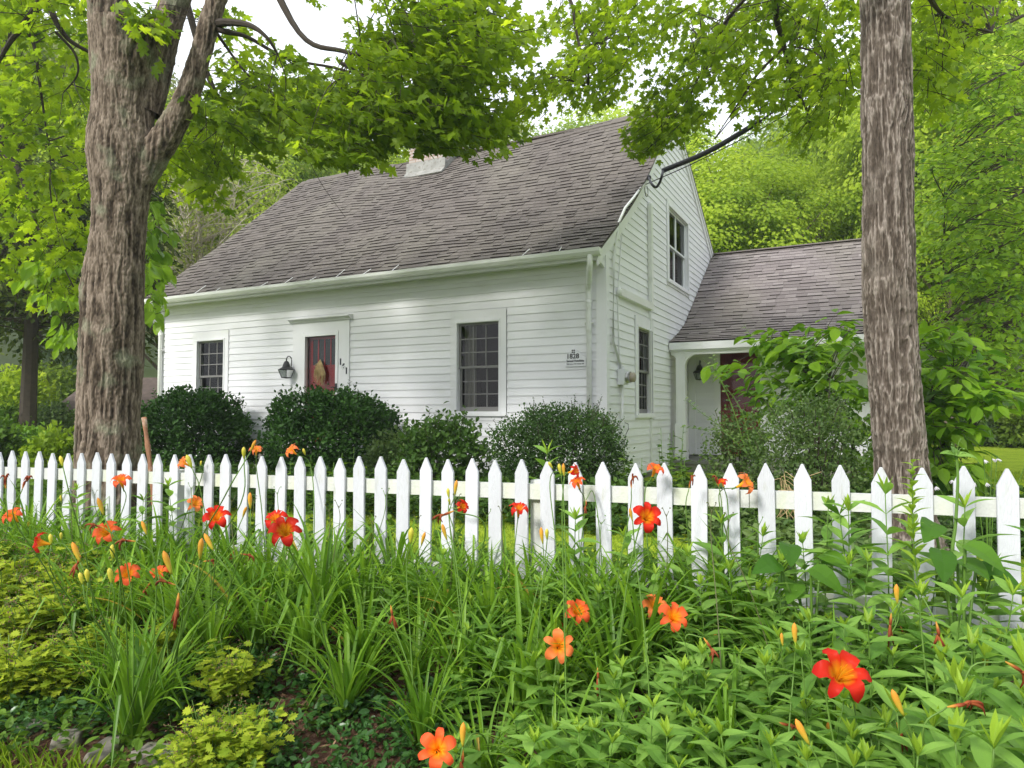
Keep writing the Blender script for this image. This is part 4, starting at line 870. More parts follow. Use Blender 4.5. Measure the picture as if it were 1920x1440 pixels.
# tuft in the fork
# ================================================================= BACKGROUND TREES
def bgcrown(nclump, per, tpl, ls, spread=.14, layer=.5, shape=1.):
    # unit tree: height 1, crown between z .18 and 1
    mb = MB(); C = rvec(nclump); C[:, 2] = np.abs(C[:, 2])*1.25-.42; C = norm(C)*rng.uniform(.55, 1., (nclump, 1))
    lob = .78+.44*vnoise(C*2.1+7, rng.random()*9)
    P = C*lob[:, None]*np.array((.36, .36, .40))*np.array((shape, shape, 1)); P[:, 2] += .58
    q = rvec(nclump*per)*np.sqrt(rng.random((nclump*per, 1))); q = q*np.array((1, 1, layer)); r = np.repeat(rng.uniform(.6, 1.3, nclump)*spread, per)
    X = np.repeat(P, per, 0)+q*r[:, None]; out = norm(np.repeat(C, per, 0)*.5+q+np.array((0, 0, .5)))
    d = norm(np.cross(out, rvec(len(X)))); rn = np.clip(np.repeat(rng.random(nclump), per)*.55+rng.random(len(X))*.45, 0, 1)
    mb.leaves(tpl, X, frames(d, norm(out+rng.normal(size=X.shape)*.35)), ls*rng.uniform(.7, 1.3, len(X)), rn)
    return mb, P
def bgtree(nclump, per, tpl, ls, **k):
    e = bpy.data.objects.new('broadleaf_tree', None); COL.objects.link(e)
    mb, P = bgcrown(nclump, per, tpl, ls, **k); mb.build('crown', M['far_a'], e)
    tm = MB(); tm.tube([(0, 0, -.03), (.01, .0, .2), (-.01, .01, .5), (0, 0, .85)], [.022, .017, .011, .003], 8)
    for p in P[rng.choice(len(P), 34, replace=False)]:
        b = np.array((0, 0, max(.15, p[2]-.22-rng.random()*.1))); tm.tube(spline([b, (b+p)/2+(0, 0, -.02), p], 4), np.linspace(.006, .0015, 9), 4, cap=False)
    tm.build('trunk', M['barkfar'], e); return e
protos = [bgtree(190, 290, QUAD, .0128, spread=.11, layer=.4), bgtree(150, 350, QUAD, .0122, spread=.12, layer=.35, shape=1.15), bgtree(240, 220, QUAD, .0128, spread=.095, layer=.5, shape=.85), bgtree(170, 300, QUAD, .0115, spread=.10, layer=.32, shape=1.2)]
used = set()
def put(vi, px, Y, top, mat, label, cat='tree', group=None, wide=1., rz=None, name=None):
    p = at(px, top, Y); g0 = float(gz(p[0], p[1])); H = p[2]-g0
    if vi in used: e = copy_tree(protos[vi])
    else: e = protos[vi]; used.add(vi)
    e.location = (p[0], p[1], g0); e.scale = (H*wide, H*wide, H); e.rotation_euler = (0, 0, random.random()*6.28 if rz is None else rz)
    for ch in e.children:
        if ch.name.startswith('crown'): ch.material_slots[0].link = 'OBJECT'; ch.material_slots[0].material = M[mat]
    tag(e, label, cat, group); 
    if name: e.name = name
    return e
BG = [(0, 1370, 26, 262, 'far_a', 'rounded yellow-green tree rising just right of the upstairs gable windows', 1.0), (1, 1480, 30, 300, 'far_a', 'bright layered tree above the middle of the wing roof', .9), (3, 1560, 36, 310, 'far_c', 'blue-green tree peeping between yellow ones left of the right trunk', .8), (2, 1440, 44, 225, 'far_b', 'tall hillside tree far behind the wing roof', .8), (0, 1590, 46, 215, 'far_b', 'pale green hillside tree cut by the left edge of the right trunk', .9), (1, 1600, 25, 380, 'far_a', 'low yellow-green tree touching the left edge of the right trunk', .7), (3, 1350, 40, 300, 'far_e', 'olive green tree behind the rear slope of the gable', .8), (2, 1525, 58, 195, 'far_c', 'hazy blue-green tree highest on the hillside', 1.),
 (1, 1175, 46, 188, 'far_a', 'light green tree behind the highest point of the roof ridge', .9), (3, 1080, 42, 225, 'far_b', 'feathery tree behind the right part of the roof ridge', .9), (0, 980, 50, 240, 'far_e', 'pale olive tree behind the middle of the roof ridge', .8), (2, 880, 38, 262, 'far_a', 'yellow-green treetop just right of the chimney', .7), (0, 765, 30, 262, 'far_a', 'bright yellow-green treetop just left of the chimney', .55), (3, 690, 40, 215, 'far_e', 'olive treetop behind the left part of the roof ridge', .9), (1, 610, 34, 165, 'far_b', 'mid green tree behind the left end of the roof ridge', .9), (2, 500, 30, 215, 'far_a', 'yellow-green tree above the left slope of the roof', .8), (0, 560, 44, 140, 'far_b', 'taller pale tree seen through leaves above the roof', .8),
 (3, 330, 30, 170, 'far_a', 'bright tree seen between the trunk fork and the roof', .9), (1, 80, 30, 60, 'far_b', 'tall mid green tree behind the hanging branches at far left', .9), (0, -60, 26, 120, 'far_a', 'bright tree at the very left edge', .9), (2, 190, 34, 20, 'far_e', 'olive tree rising behind the forked trunk', .9), (3, -160, 34, -60, 'far_b', 'big tree just outside the left edge', 1.),
 (2, 1760, 24, 60, 'far_a', 'bright tree just right of the right trunk', .8), (1, 1840, 30, -60, 'far_a', 'tall bright tree filling the upper right behind nearer branches', 1.), (0, 1950, 26, 200, 'far_b', 'mid green tree at the right edge beyond the lawn', 1.), (3, 1880, 40, 380, 'far_d', 'dark tree standing beyond the far lawn at right', .9), (2, 1790, 46, 420, 'far_b', 'distant green tree over the lawn right of the trunk', .9), (0, 2080, 30, -20, 'far_a', 'tree just beyond the right edge', 1.), (1, 1680, 40, 240, 'far_b', 'hillside tree hidden mostly by the right trunk', .8)]
for (vi, px, Y, top, mt, lab, wd) in BG: put(vi, px, Y, top, mt, lab, wide=wd)
# hillside wood: far mass behind everything
mb = MB(); n = 60000; X = rng.uniform(-90, 110, n); Yy = rng.uniform(52, 110, n); base = gz(X, Yy); hh = 9+5*vnoise(np.stack([X/7, Yy/9, X*0], -1), 3); Z = base+hh*rng.uniform(.35, 1, n)**.6
hh2 = vnoise(np.stack([X/3.2, Yy/4, Z/3], -1), 5); P = np.stack([X+(hh2-.5)*3, Yy, Z], -1)
P = P[Z < 1.65+.27*Yy*1.0+0*Yy]; n = len(P)
mb.leaves(QUAD, P, frames(rvec(n), norm(np.array((0, -.6, .7))+rng.normal(size=(n, 3))*.5)), rng.uniform(.35, .8, n), np.clip(vnoise(P/4, 2)*.9+rng.random(n)*.2, 0, 1))
wood = mb.build('hillside_woods', M['far_e'], None); tag(wood, 'soft green wooded hillside far behind the farmhouse', 'woods', kind='stuff')
# ================================================================= SHRUBS AND SIDE VEGETATION
def wpos(q, n): p = FN*n+FT*q; return np.array((p[0], p[1], float(gz(p[0], p[1]))))
def shrub(name, label, cat, px, Y, top, half, mat, tpl, ls, n, seed=0, depth=None, base_in=.75, clump=.10, core=.25, sprig=None, gap=0., twigmat='twig', flatten=.0, lean=0):
    """rounded bush: leaves gathered in tufts on an uneven shell, stems inside"""
    p = at(px, top, Y); x0 = p[0]; g0 = float(gz(x0, Y)); H = p[2]-g0; R = half*Y/F; Dp = depth or R*.8
    e = empty(name, label, cat, (x0, Y, g0))
    nc = n//14; C = rvec(nc); C[:, 2] = rng.uniform(-.75, 1, nc); xy = np.sqrt(np.clip(1-np.clip(C[:, 2], 0, 1)**2.4, .05, 1))*np.where(C[:, 2] < 0, 1+.25*C[:, 2]*(1-base_in)*4*.5, 1)
    a = rng.uniform(0, 2*pi, nc); rad = np.where(rng.random(nc) < core, rng.uniform(.3, .9, nc), rng.uniform(.88, 1.04, nc))
    lob = .78+.42*vnoise(np.stack([np.cos(a)*2.2, np.sin(a)*2.2, C[:, 2]*2.2], -1)+seed*3.1, seed)
    P = np.stack([np.cos(a)*xy*R*rad*lob, np.sin(a)*xy*Dp*rad*lob, (C[:, 2]*.5+.5)*H*.97*np.where(C[:, 2] > .3, rad*.25+.75, 1)*(lob*.4+.6)], -1)
    P[:, 0] += lean*P[:, 2]
    if gap: P = P[~((vnoise(P*4.2+seed, 3) < gap) & (P[:, 2] < H*.6))]
    m = len(P); out = norm(np.stack([P[:, 0]/R**2, P[:, 1]/Dp**2, (P[:, 2]-H*.4)/(H*.5)**2*.7], -1)); k = 14
    X = np.repeat(P, k, 0)+rng.normal(size=(m*k, 3))*clump*.5; o = np.repeat(out, k, 0)
    d = norm(o*.8+rng.normal(size=o.shape)*.7+(0, 0, .25)); nn = norm(np.array((0, 0, 1.))*(.4+flatten)+o*.5+rng.normal(size=o.shape)*.5)
    X[:, 2] = np.maximum(X[:, 2], .02)
    lm = MB(); lm.leaves(tpl, X, frames(d, nn), ls*rng.uniform(.65, 1.3, len(X)), np.clip(np.repeat(rng.random(m), k)*.5+rng.random(len(X))*.5, 0, 1))
    tm = MB()
    if sprig:
        for _ in range(sprig):
            i = rng.integers(m); 
            if P[i, 2] < H*.55: continue
            L = rng.uniform(.12, .32)*min(1, H); dr = norm(out[i]+np.array((0, 0, 1.1))+rng.normal(size=3)*.25); pts = spline([P[i], P[i]+dr*L*.6, P[i]+dr*L+(0, 0, -.02)], 4); tm.tube(pts, .0035, 4, cap=False)
            kk = int(L/.028); tt = np.linspace(.15, 1, kk); Q_ = P[i]+dr*L*tt[:, None]; s = np.where(np.arange(kk) % 2 == 0, 1, -1)[:, None]; lt = norm(np.cross(dr, rvec(1)[0]))
            lm.leaves(tpl, Q_, frames(norm(dr*.7+lt*s*.9), norm(rng.normal(size=(kk, 3))*.4+(0, 0, 1))), ls*rng.uniform(.6, 1, kk))
    lm.build('foliage', M[mat], e)
    for _ in range(26):
        i = rng.integers(m); b = np.array((P[i, 0]*.18, P[i, 1]*.18, 0)); tm.tube(spline([b, b*.5+P[i]*.5+(0, 0, -.05), P[i]*.97], 4), np.linspace(.014, .004, 9), 5, cap=False)
    tm.build('stems', M[twigmat], e); return e
YEW = strip([(0, .02), (.3, .16), (.7, .17), (1, .02)], lambda y: .1*y, -.2)
shrub('yew_bush', 'dark clipped yew bush under the small window, left of the door', 'bush', 368, 13.2, 735, 97, 'yew', QUAD, .075, 17000, 1, base_in=.9, clump=.13, core=.35, sprig=40, gap=.32)
shrub('yew_bush', 'wide dark yew bush in front of the red front door', 'bush', 622, 11.5, 736, 121, 'yew', QUAD, .068, 19000, 2, base_in=.9, clump=.13, core=.35, sprig=50, gap=.32)
shrub('hydrangea_bush', 'low loose leafy bush between the wide yew and the boxwood', 'bush', 838, 10.2, 792, 92, 'hyd', OVATE, .085, 2900, 3, clump=.2, core=.4, sprig=40, gap=.25)
shrub('leafy_bush', 'small mid green bush just right of the wide yew', 'bush', 755, 10.7, 812, 62, 'shrub', OVATE, .06, 2600, 4, clump=.14, core=.4, sprig=10)
shrub('boxwood_bush', 'rounded small-leaved boxwood in front of the house corner', 'bush', 1046, 9.3, 765, 108, 'box', QUAD, .036, 26000, 5, base_in=.9, clump=.12, core=.3, sprig=150)
shrub('fine_leaved_shrub', 'grey-green small-leaved shrub in front of the porch', 'bush', 1520, 7.6, 748, 92, 'shrub', QUAD, .042, 7500, 6, clump=.2, core=.5, sprig=70, gap=.36)
shrub('wild_rose_bush', 'sparse twiggy shrub left of the porch door with thin arching shoots', 'bush', 1382, 8.4, 778, 52, 'shrub', QUAD, .045, 3200, 7, clump=.2, core=.5, sprig=30, gap=.3)
# arching shoots of the rose
rs_ = empty('arching_shoots', 'thin arching shoots with tiny leaves reaching up before the porch wall', 'plant', at(1400, 880, 8.2)*np.array((1, 1, 0))+(0, 0, .5))
tm = MB(); lm = MB()
for pts in ([(1410, 850), (1390, 770), (1352, 715), (1318, 672)], [(1400, 850), (1372, 760), (1345, 700), (1336, 668)], [(1400, 850), (1350, 800), (1310, 770), (1285, 748)], [(1420, 850), (1370, 812), (1320, 805), (1278, 800)], [(1440, 800), (1475, 740), (1500, 700), (1512, 655)], [(1470, 800), (1440, 700), (1420, 650), (1395, 610)], [(1480, 780), (1530, 720), (1570, 680), (1600, 660)]):
    P = spline([at(a, b, 8.1) for a, b in pts], 8); tm.tube(P, np.linspace(.006, .002, len(P)), 5); dd = norm(np.gradient(P, axis=0)); s = np.where(np.arange(len(P)) % 2 == 0, 1, -1)[:, None]
    lm.leaves(OVAL, P, frames(norm(dd*.4+np.array((1, 0, .2))*s), norm(rng.normal(size=P.shape)*.4+(0, -.4, 1))), rng.uniform(.035, .06, len(P)))
wb(tm, 'stems', M['stem'], rs_); wb(lm, 'leaves', M['shrub'], rs_)
# large-leaved shrub behind the right trunk: tiers of flat sprays
def tiered(name, label, px, Y, groups, mat, tpl, ls, k, L, origin, cat='bush', limbs=(), flat=.3, droop=.5):
    e = empty(name, label, cat, origin); crown('foliage', e, groups, tpl, ls, k, L, M[mat], np.array(origin)+(0, 0, .6), droop, flat, limbs); return e
tiered('large_leaved_shrub', 'large-leaved glossy green shrub spreading on both sides of the right trunk', 1640, 9, [
 (1470, 640, 60, 25, 8.6, 10, 14), (1450, 660, 45, 35, 8.4, 9.6, 8), (1560, 640, 70, 30, 8.6, 10.2, 24), (1380, 690, 40, 18, 8.4, 9.6, 5), (1450, 740, 50, 30, 8.4, 9.8, 11), (1560, 720, 70, 60, 8.4, 10.4, 52), (1490, 690, 50, 40, 8.6, 10, 20), (1570, 820, 70, 60, 8.4, 10, 36), (1430, 810, 20, 40, 8.8, 9.6, 5),
 (1760, 660, 60, 50, 7.6, 9.5, 34), (1790, 730, 60, 40, 7.4, 9.5, 40), (1760, 800, 50, 50, 7.6, 9.4, 34), (1850, 745, 35, 22, 7.4, 8.8, 14), (1770, 880, 50, 40, 7.4, 9, 28), (1700, 760, 60, 90, 8.4, 10, 40), (1680, 860, 60, 50, 8.4, 10, 26)], 'spice', OVATE, .20, 6, .45,
 (at(1650, 930, 9)*np.array((1, 1, 0))+(0, 0, .5)).tolist(), limbs=[([(1600, 900, 9), (1590, 780, 9), (1500, 690, 9.1), (1440, 650, 9.2)], [.03, .02, .014, .006]), ([(1610, 900, 9), (1560, 800, 9), (1470, 760, 9), (1400, 740, 9)], [.03, .02, .012, .005]), ([(1690, 900, 8.8), (1730, 780, 8.6), (1780, 700, 8.5), (1830, 650, 8.5)], [.03, .02, .012, .006]), ([(1690, 900, 8.8), (1760, 840, 8.5), (1830, 800, 8.4)], [.025, .015, .006])], droop=.2)
# big dense tree at right, low layered branches
tiered('spreading_tree', 'dense tree with long layered branches filling the right edge above the lawn', 1900, 13, [
 (1830, 120, 110, 90, 10, 14, 85), (1860, 260, 110, 90, 9.5, 14, 95), (1800, 330, 80, 80, 10.5, 14.5, 60), (1850, 420, 110, 70, 9.5, 14, 85), (1800, 500, 80, 60, 10, 14, 52), (1880, 530, 80, 60, 9.5, 13.5, 60), (1850, 610, 100, 50, 9.5, 13, 70), (1890, 680, 60, 34, 9.5, 13, 34), (1960, 300, 120, 300, 10, 14, 90), (1850, 0, 140, 90, 10, 14, 60), (1900, -150, 200, 120, 10, 15, 60)],
 'maple_far', OVATE, .115, 13, .75, (at(2040, 900, 12)*np.array((1, 1, 0))+(0, 0, .55)).tolist(), 'tree', limbs=[([(2040, 900, 12), (2030, 500, 12), (2000, 200, 12), (1950, -200, 12)], [.2, .17, .12, .08])]+[([(2030, y0, 12), (1950, y0-20, 11.6), (1870, y0+15, 11.4), (1770, y0+70, 11.2)], [.05, .035, .02, .006]) for y0 in (40, 130, 220, 300, 370, 450, 530, 600)], flat=.4, droop=.3)
tiered('magnolia_branch_tree', 'young broad-leaved tree whose bright leaves show beside the forked trunk', 200, 9.6, [
 (285, 375, 16, 30, 9.2, 10.4, 6), (290, 450, 24, 40, 9.2, 10.4, 14), (285, 520, 22, 40, 9.2, 10.4, 12), (100, 500, 45, 22, 9, 10.2, 8), (110, 560, 40, 22, 9, 10.2, 8), (128, 620, 26, 34, 9, 10, 8), (290, 575, 14, 22, 9.4, 10.2, 4)],
 'big_leaf', OVATE, .19, 5, .35, (at(215, 930, 10)*np.array((1, 1, 0))+(0, 0, .5)).tolist(), 'tree', limbs=[([(215, 930, 9.9), (212, 700, 9.9), (205, 520, 9.8), (200, 380, 9.8)], [.04, .035, .025, .01]), ([(205, 640, 9.9), (150, 560, 9.7), (105, 470, 9.6)], [.02, .012, .005]), ([(205, 600, 9.9), (260, 520, 9.8), (290, 430, 9.8)], [.02, .012, .005])], flat=.6, droop=.8)
# hemlock with drooping boughs at left
def conifer(px, Y, top, bot, half, label, n=30, pale=0):
    p = at(px, bot, Y); zt = at(px, top, Y)[2]; zb = p[2]; R = half*Y/F; e = empty('hemlock_tree', label, 'tree', (p[0], Y, float(gz(p[0], Y))))
    lm = MB(); tm = MB(); tm.tube([(p[0], Y, gz(p[0], Y)), (p[0]+.05, Y, (zb+zt)/2), (p[0], Y, zt)], [.2, .13, .03], 8); PP = []; DD = []
    for k in range(n*5):
        f = rng.random(); z = zb+.3+(zt-zb)*f; a = rng.uniform(0, 2*pi); L = R*(1-.55*f)*rng.uniform(.7, 1.1); d = np.array((cos(a), sin(a), 0)); c = np.array((p[0], Y, z))
        pts = spline([c, c+d*L*.5+(0, 0, .1), c+d*L*.85-(0, 0, .12*L), c+d*L-(0, 0, .35*L)], 4); tm.tube(pts, np.linspace(.02, .004, len(pts)), 4, cap=False)
        m = 55; t = rng.uniform(.25, 1, m); q = pts[(t*(len(pts)-1)).astype(int)]+rng.normal(size=(m, 3))*np.array((.22, .22, .07)); q[:, 2] -= rng.random(m)*.16; PP.append(q); DD.append(norm(d+rng.normal(size=(m, 3))*.6-(0, 0, .4)))
    P = np.vstack(PP); D = np.vstack(DD); lm.leaves(NEEDLE, P, frames(D, norm(rng.normal(size=P.shape)*.5+(0, 0, 1))), np.stack([rng.uniform(.3, .6, len(P)), rng.uniform(.14, .3, len(P)), np.ones(len(P))], -1))
    wb(lm, 'needles', M['far_d'], e); wb(tm, 'boughs', M['palewood' if pale else 'twig'], e); return e
conifer(55, 17, 330, 660, 175, 'dark drooping hemlock at the far left above the garden', 34)
conifer(222, 19, 300, 640, 140, 'hemlock with bare twigs showing between the trunk and the house corner', 22, 1)
# pale twiggy tree left of the roof
e = empty('twiggy_tree', 'pale half-bare twiggy tree left of the roof slope', 'tree', (at(400, 600, 22)[0], 22, float(gz(at(400, 600, 22)[0], 22))))
tm = MB(); lm = MB(); base = np.array(e.location)
for k in range(150):
    a, b = rng.uniform(285, 540), rng.uniform(295, 520); q = at(a, b, rng.uniform(20, 24)); s = at(rng.uniform(330, 430), min(b+rng.uniform(40, 180), 640), 22); mid = (q+s)/2+rng.normal(size=3)*.35+(0, 0, .3)
    P = spline([s, mid, q, q+rng.normal(size=3)*.4-(0, 0, .25)], 5); tm.tube(P, np.linspace(.022, .006, len(P)), 4, cap=False)
    m = 46; t = P[rng.integers(0, len(P), m)]+rng.normal(size=(m, 3))*.3; lm.leaves(QUAD, t, frames(rvec(m), norm(rng.normal(size=(m, 3))+(0, 0, 1.5))), rng.uniform(.07, .15, m))
tm.tube([base, at(380, 520, 22), at(370, 380, 22)], [.16, .1, .04], 8)
wb(lm, 'leaves', M['far_e'], e); wb(tm, 'twigs', M['palewood'], e)
# ---- left garden beyond the fence
GB = [(25, 20, 700, 60, 'far_a', 'tall yellow-green shrub at the left edge beneath the hemlock'), (95, 26, 690, 70, 'far_b', 'tall green shrub left of the grey outbuilding'), (8, 17, 770, 42, 'weed', 'low bright bush at the left edge by the garden path'), (58, 21, 772, 36, 'hyd', 'round green bush third from the left edge beyond the garden path'), (97, 18, 766, 30, 'shrub', 'round dense bush right beside the grey outbuilding'), (130, 30, 640, 60, 'far_c', 'blue-green shrub behind the grey outbuilding'), (60, 14, 815, 48, 'lily_blade', 'yellow-green clump low in the garden left of the big trunk'), (-10, 12, 800, 36, 'weed', 'leafy clump at the left edge just beyond the fence'), (110, 11, 826, 36, 'grass', 'low green clump close to the foot of the forked trunk')]
for i, (px, Y, top, half, mt, lab) in enumerate(GB): shrub('garden_shrub', lab, 'bush', px, Y, top, half, mt, QUAD, .16 if Y > 19 else .10, 4200, 20+i, clump=.35 if Y > 19 else .2, core=.4)
for i, (px, Y, top, half, mt, lab) in enumerate([(1800, 25, 768, 42, 'hyd', 'low dark hedge bush on the far lawn right of the trunk'), (1870, 24, 772, 44, 'shrub', 'low bush in the lawn border near the right edge'), (1925, 23, 760, 40, 'far_b', 'bush in the lawn border at the right edge'), (1840, 34, 738, 60, 'far_b', 'dark shrub beyond the lawn border'), (1900, 40, 700, 60, 'far_a', 'bright shrub far across the lawn')]):
    shrub('lawn_shrub', lab, 'bush', px, Y, top, half, mt, QUAD, .16, 3600, 40+i, clump=.3, core=.4)
ob = empty('outbuilding', 'small grey board outbuilding with old dark roof behind the forked trunk', 'shed', at(150, 860, 21)*np.array((1, 1, 0))+(0, 0, float(gz(at(150, 860, 21)[0], 21))))
ox = ob.location.x; gzo = ob.location.z; xl = at(124, 800, 21)[0]-ox; xr = at(306, 760, 21)[0]-ox+.6; ze = at(124, 768, 21)[2]-gzo; zr = at(280, 702, 21)[2]-gzo
mb = MB(); mb.prism([(xl, -.3), (xl, ze), (xr, ze), (xr, -.3)], 1, 0, .06); mb.box(xl, xl+.06, .06, 3.4, -.3, ze)
for k in range(12): mb.box(xl+.02+k*.28, xl+.035+k*.28, -.012, 0, 0, ze-.02, 0.)
mb.build('wall', M['shed'], ob)
mb = MB(); mb.box(xl-.03, xl+.05, -.03, .0, -.2, ze); mb.box(xl+.1, xl+.16, -.022, .0, .3, ze-.35); mb.box(xl+.1, xl+1., -.0235, .0, ze-.42, ze-.36); mb.build('door_frame', M['black'], ob)
mb = MB(); mb.prism([(-.35, ze-.06), (1.8, zr), (4, ze), (4, ze-.05), (1.8, zr-.05), (-.35, ze-.11)], 0, xl-.3, xr+.3); mb.build('roof', M['shedroof'], ob)
def rock(name, px, py, Y, r, label, mat='stone', seed=0, grp=None, sink=.35):
    p = at(px, py, Y) ; p[2] = float(gz(p[0], p[1])); e = MB(); e.sphere((0, 0, 0), 1., n=14); v = e.V[0]; v *= (1+.5*(vnoise(v*1.6+seed, seed)-.5)+.18*(vnoise(v*5+seed, 1)-.5))[:, None]; v = np.clip(v, -.78, .62); v *= np.array(r); v[:, 2] += r[2]*(1-sink*2)*.6; e.V[0] = v
    o = e.build(name, M[mat], None, True); o.location = p.tolist(); o.rotation_euler = (0, 0, seed*1.3); return tag(o, label, 'stone', grp)
rock('boulder', 42, 832, 16, (.32, .25, .16), 'smooth pale boulder beside the garden path at far left', 'stone', 3)
mb = MB(); pp_ = [at(x, y, Y) for x, y, Y in ((-80, 0, 15), (80, 0, 14), (90, 0, 15.6), (-80, 0, 17))]; v = [(p[0], p[1], float(gz(p[0], p[1]))+.04) for p in pp_]; mb.add(v, [(0, 1, 2, 3)]); tag(mb.build('garden_path', M['stone']), kind='structure')
# leaning stake
st = at(296, 885, 7.0); st[2] = .42; tp_ = at(270, 783, 7.22); mb = MB(); P = spline([st, (st+tp_)/2+(.012, 0, 0), tp_], 8); mb.tube(P-st, .024+.004*np.sin(np.arange(len(P))*1.7), 8)
o = mb.build('dead_branch', M['stake'], None, True); o.location = st.tolist(); tag(o, 'reddish broken branch leaning against the right side of the forked trunk', 'branch')
# hanging dead twigs over the roof
hv = at(598, 340, 8.4); e = empty('hanging_vine', 'thin bare hanging twig curving down before the left half of the roof', 'twig', at(560, 140, 8.2)); tm = MB(); tm.tube(spline([at(560, 140, 8.2), at(556, 200, 8.3), at(568, 270, 8.4), at(600, 340, 8.4), at(648, 408, 8.5)], 8), np.linspace(.006, .0025, 33), 5); wb(tm, 'stem', M['twig'], e)
# ================================================================= GROUND COVER (uncountable)
def scatter(name, label, cat, mat, n, qr, nr, h, ls, tpl, k=5, mask=None, seed=0, up=.5):
    q = rng.uniform(*qr, n); nn_ = rng.uniform(*nr, n); X = q*FT[0]+nn_*FN[0]; Y = q*FT[1]+nn_*FN[1]
    if mask is not None: keep = mask(q, nn_, X, Y); X, Y = X[keep], Y[keep]
    Z = gz(X, Y); m = len(X); hh = h*(.35+1.1*vnoise(np.stack([X*1.8, Y*1.8, X*0+seed], -1), seed))
    P = np.repeat(np.stack([X, Y, Z], -1), k, 0); P[:, 2] += np.repeat(hh, k)*rng.random(m*k); P[:, :2] += rng.normal(size=(m*k, 2))*.03
    d = norm(rng.normal(size=P.shape)*np.array((1, 1, .3))+(0, 0, up)); mb = MB(); mb.leaves(tpl, P, frames(d, norm(rng.normal(size=P.shape)*.4+(0, 0, 1))), ls*rng.uniform(.6, 1.3, len(P)), np.clip(np.repeat(rng.random(m), k)*.5+rng.random(m*k)*.5, 0, 1))
    o = mb.build(name, M[mat], None); return tag(o, label, cat, kind='stuff')
lawnpatch = lambda q, n, X, Y: vnoise(np.stack([X*.9, Y*.9, X*0], -1), 4) > .42-.3*(n < 5.2)
scatter('ground_cover', 'low leafy weeds and ground cover just behind the fence', 'ground cover', 'weed', 6500, (-7.5, 3), (4.12, 5.3), .28, .07, OVAL, 6, lambda q, n, X, Y: (vnoise(np.stack([X*1.1, Y*1.1, X*0], -1), 4) > .36))
scatter('ground_cover', 'dark leafy ground cover under the bushes along the house', 'ground cover', 'hyd', 7000, (-9.5, 2.5), (6.8, 9.9), .28, .09, OVATE, 5, lambda q, n, X, Y: ((X-HC[0])*UY[0]+(Y-HC[1])*UY[1] < -.15))
scatter('ground_cover', 'shaded weeds beneath the shrubs around the right trunk', 'ground cover', 'shrub', 5500, (-1.5, 4), (4.6, 8.6), .30, .07, OVATE, 5, lambda q, n, X, Y: (X > 1.6) & (X < .62*Y))
scatter('ground_cover', 'rough garden growth around the forked trunk at left', 'ground cover', 'weed', 6500, (-13, -4.2), (4.6, 11), .26, .09, OVATE, 5, lambda q, n, X, Y: X < -.46*Y)
scatter('vinca_patch', 'dark glossy vinca creeping over the mulch at the bottom of the picture', 'ground cover', 'vinca', 1700, (-4.2, .6), (2.15, 3.1), .09, .042, OVAL, 9, lambda q, n, X, Y: vnoise(np.stack([X*1.6, Y*1.6, X*0], -1), 9) > .50-.10*(q > -2.6))
scatter('bark_mulch', 'brown bark mulch chips scattered over the flower bed', 'mulch', 'mulchchip', 11000, (-9, 3), (2.12, 3.95), .012, .045, NEEDLE, 2, None, 0, .05)
# grass blades
def blades(name, label, n, qr, nr, h, mat='grass', mask=None):
    q = rng.uniform(*qr, n); m_ = rng.uniform(*nr, n); X = q*FT[0]+m_*FN[0]; Y = q*FT[1]+m_*FN[1]
    if mask is not None: kp = mask(X, Y); X, Y = X[kp], Y[kp]
    P = np.stack([X, Y, gz(X, Y)-.005], -1); d = norm(rng.normal(size=P.shape)*np.array((.45, .45, 0))+(0, 0, 1)); mb = MB(); L = h*rng.uniform(.5, 1.3, len(P))
    mb.leaves(NARROW, P, frames(d, norm(rvec(len(P))*np.array((1, 1, .1)))), np.stack([L*.9, L, L*2.2], -1)); return tag(mb.build(name, M[mat], None), label, 'grass', kind='stuff')
blades('verge_grass', 'rough grass on the verge at the bottom left corner', 5200, (-4.8, -1.2), (1.55, 2.16), .13, mask=lambda X, Y: vnoise(np.stack([X*2.2, Y*2.2, X*0], -1), 2) > .3)
blades('lawn_grass', 'short lawn grass between the fence and the house', 42000, (-6, 5), (4.2, 9.5), .05)
blades('lawn_grass', 'short grass of the bright side lawn at the right', 60000, (-2.5, 12), (7, 16), .06, mask=lambda X, Y: X > .52*Y)
for i, (px, py, Y, r, lab) in enumerate([(130, 1398, 3.35, (.085, .06, .075), 'pale angular edging stone second from the left in the row'), (200, 1418, 3.28, (.13, .07, .05), 'mossy grey edging stone third from the left in the row'), (292, 1420, 3.2, (.15, .08, .055), 'grey edging stone half covered by grass in the row'), (60, 1398, 3.5, (.10, .07, .045), 'dark mossy stone left of the pale edging stone'), (385, 1445, 3.1, (.11, .08, .04), 'flat edging stone at the right end of the row')]):
    rock('edging_stone', px, py, Y, r, lab, 'stone', i+5, 'stones edging the flower bed')
# ================================================================= FLOWER BED
def qn_of(px, n):                             # point on the line of sight column px at bed distance n
    a = (px-CX)/F; Y = n/(FN[1]+a*FN[0]); X = a*Y; return np.array((X, Y)), float(np.array((X, Y))@FT)
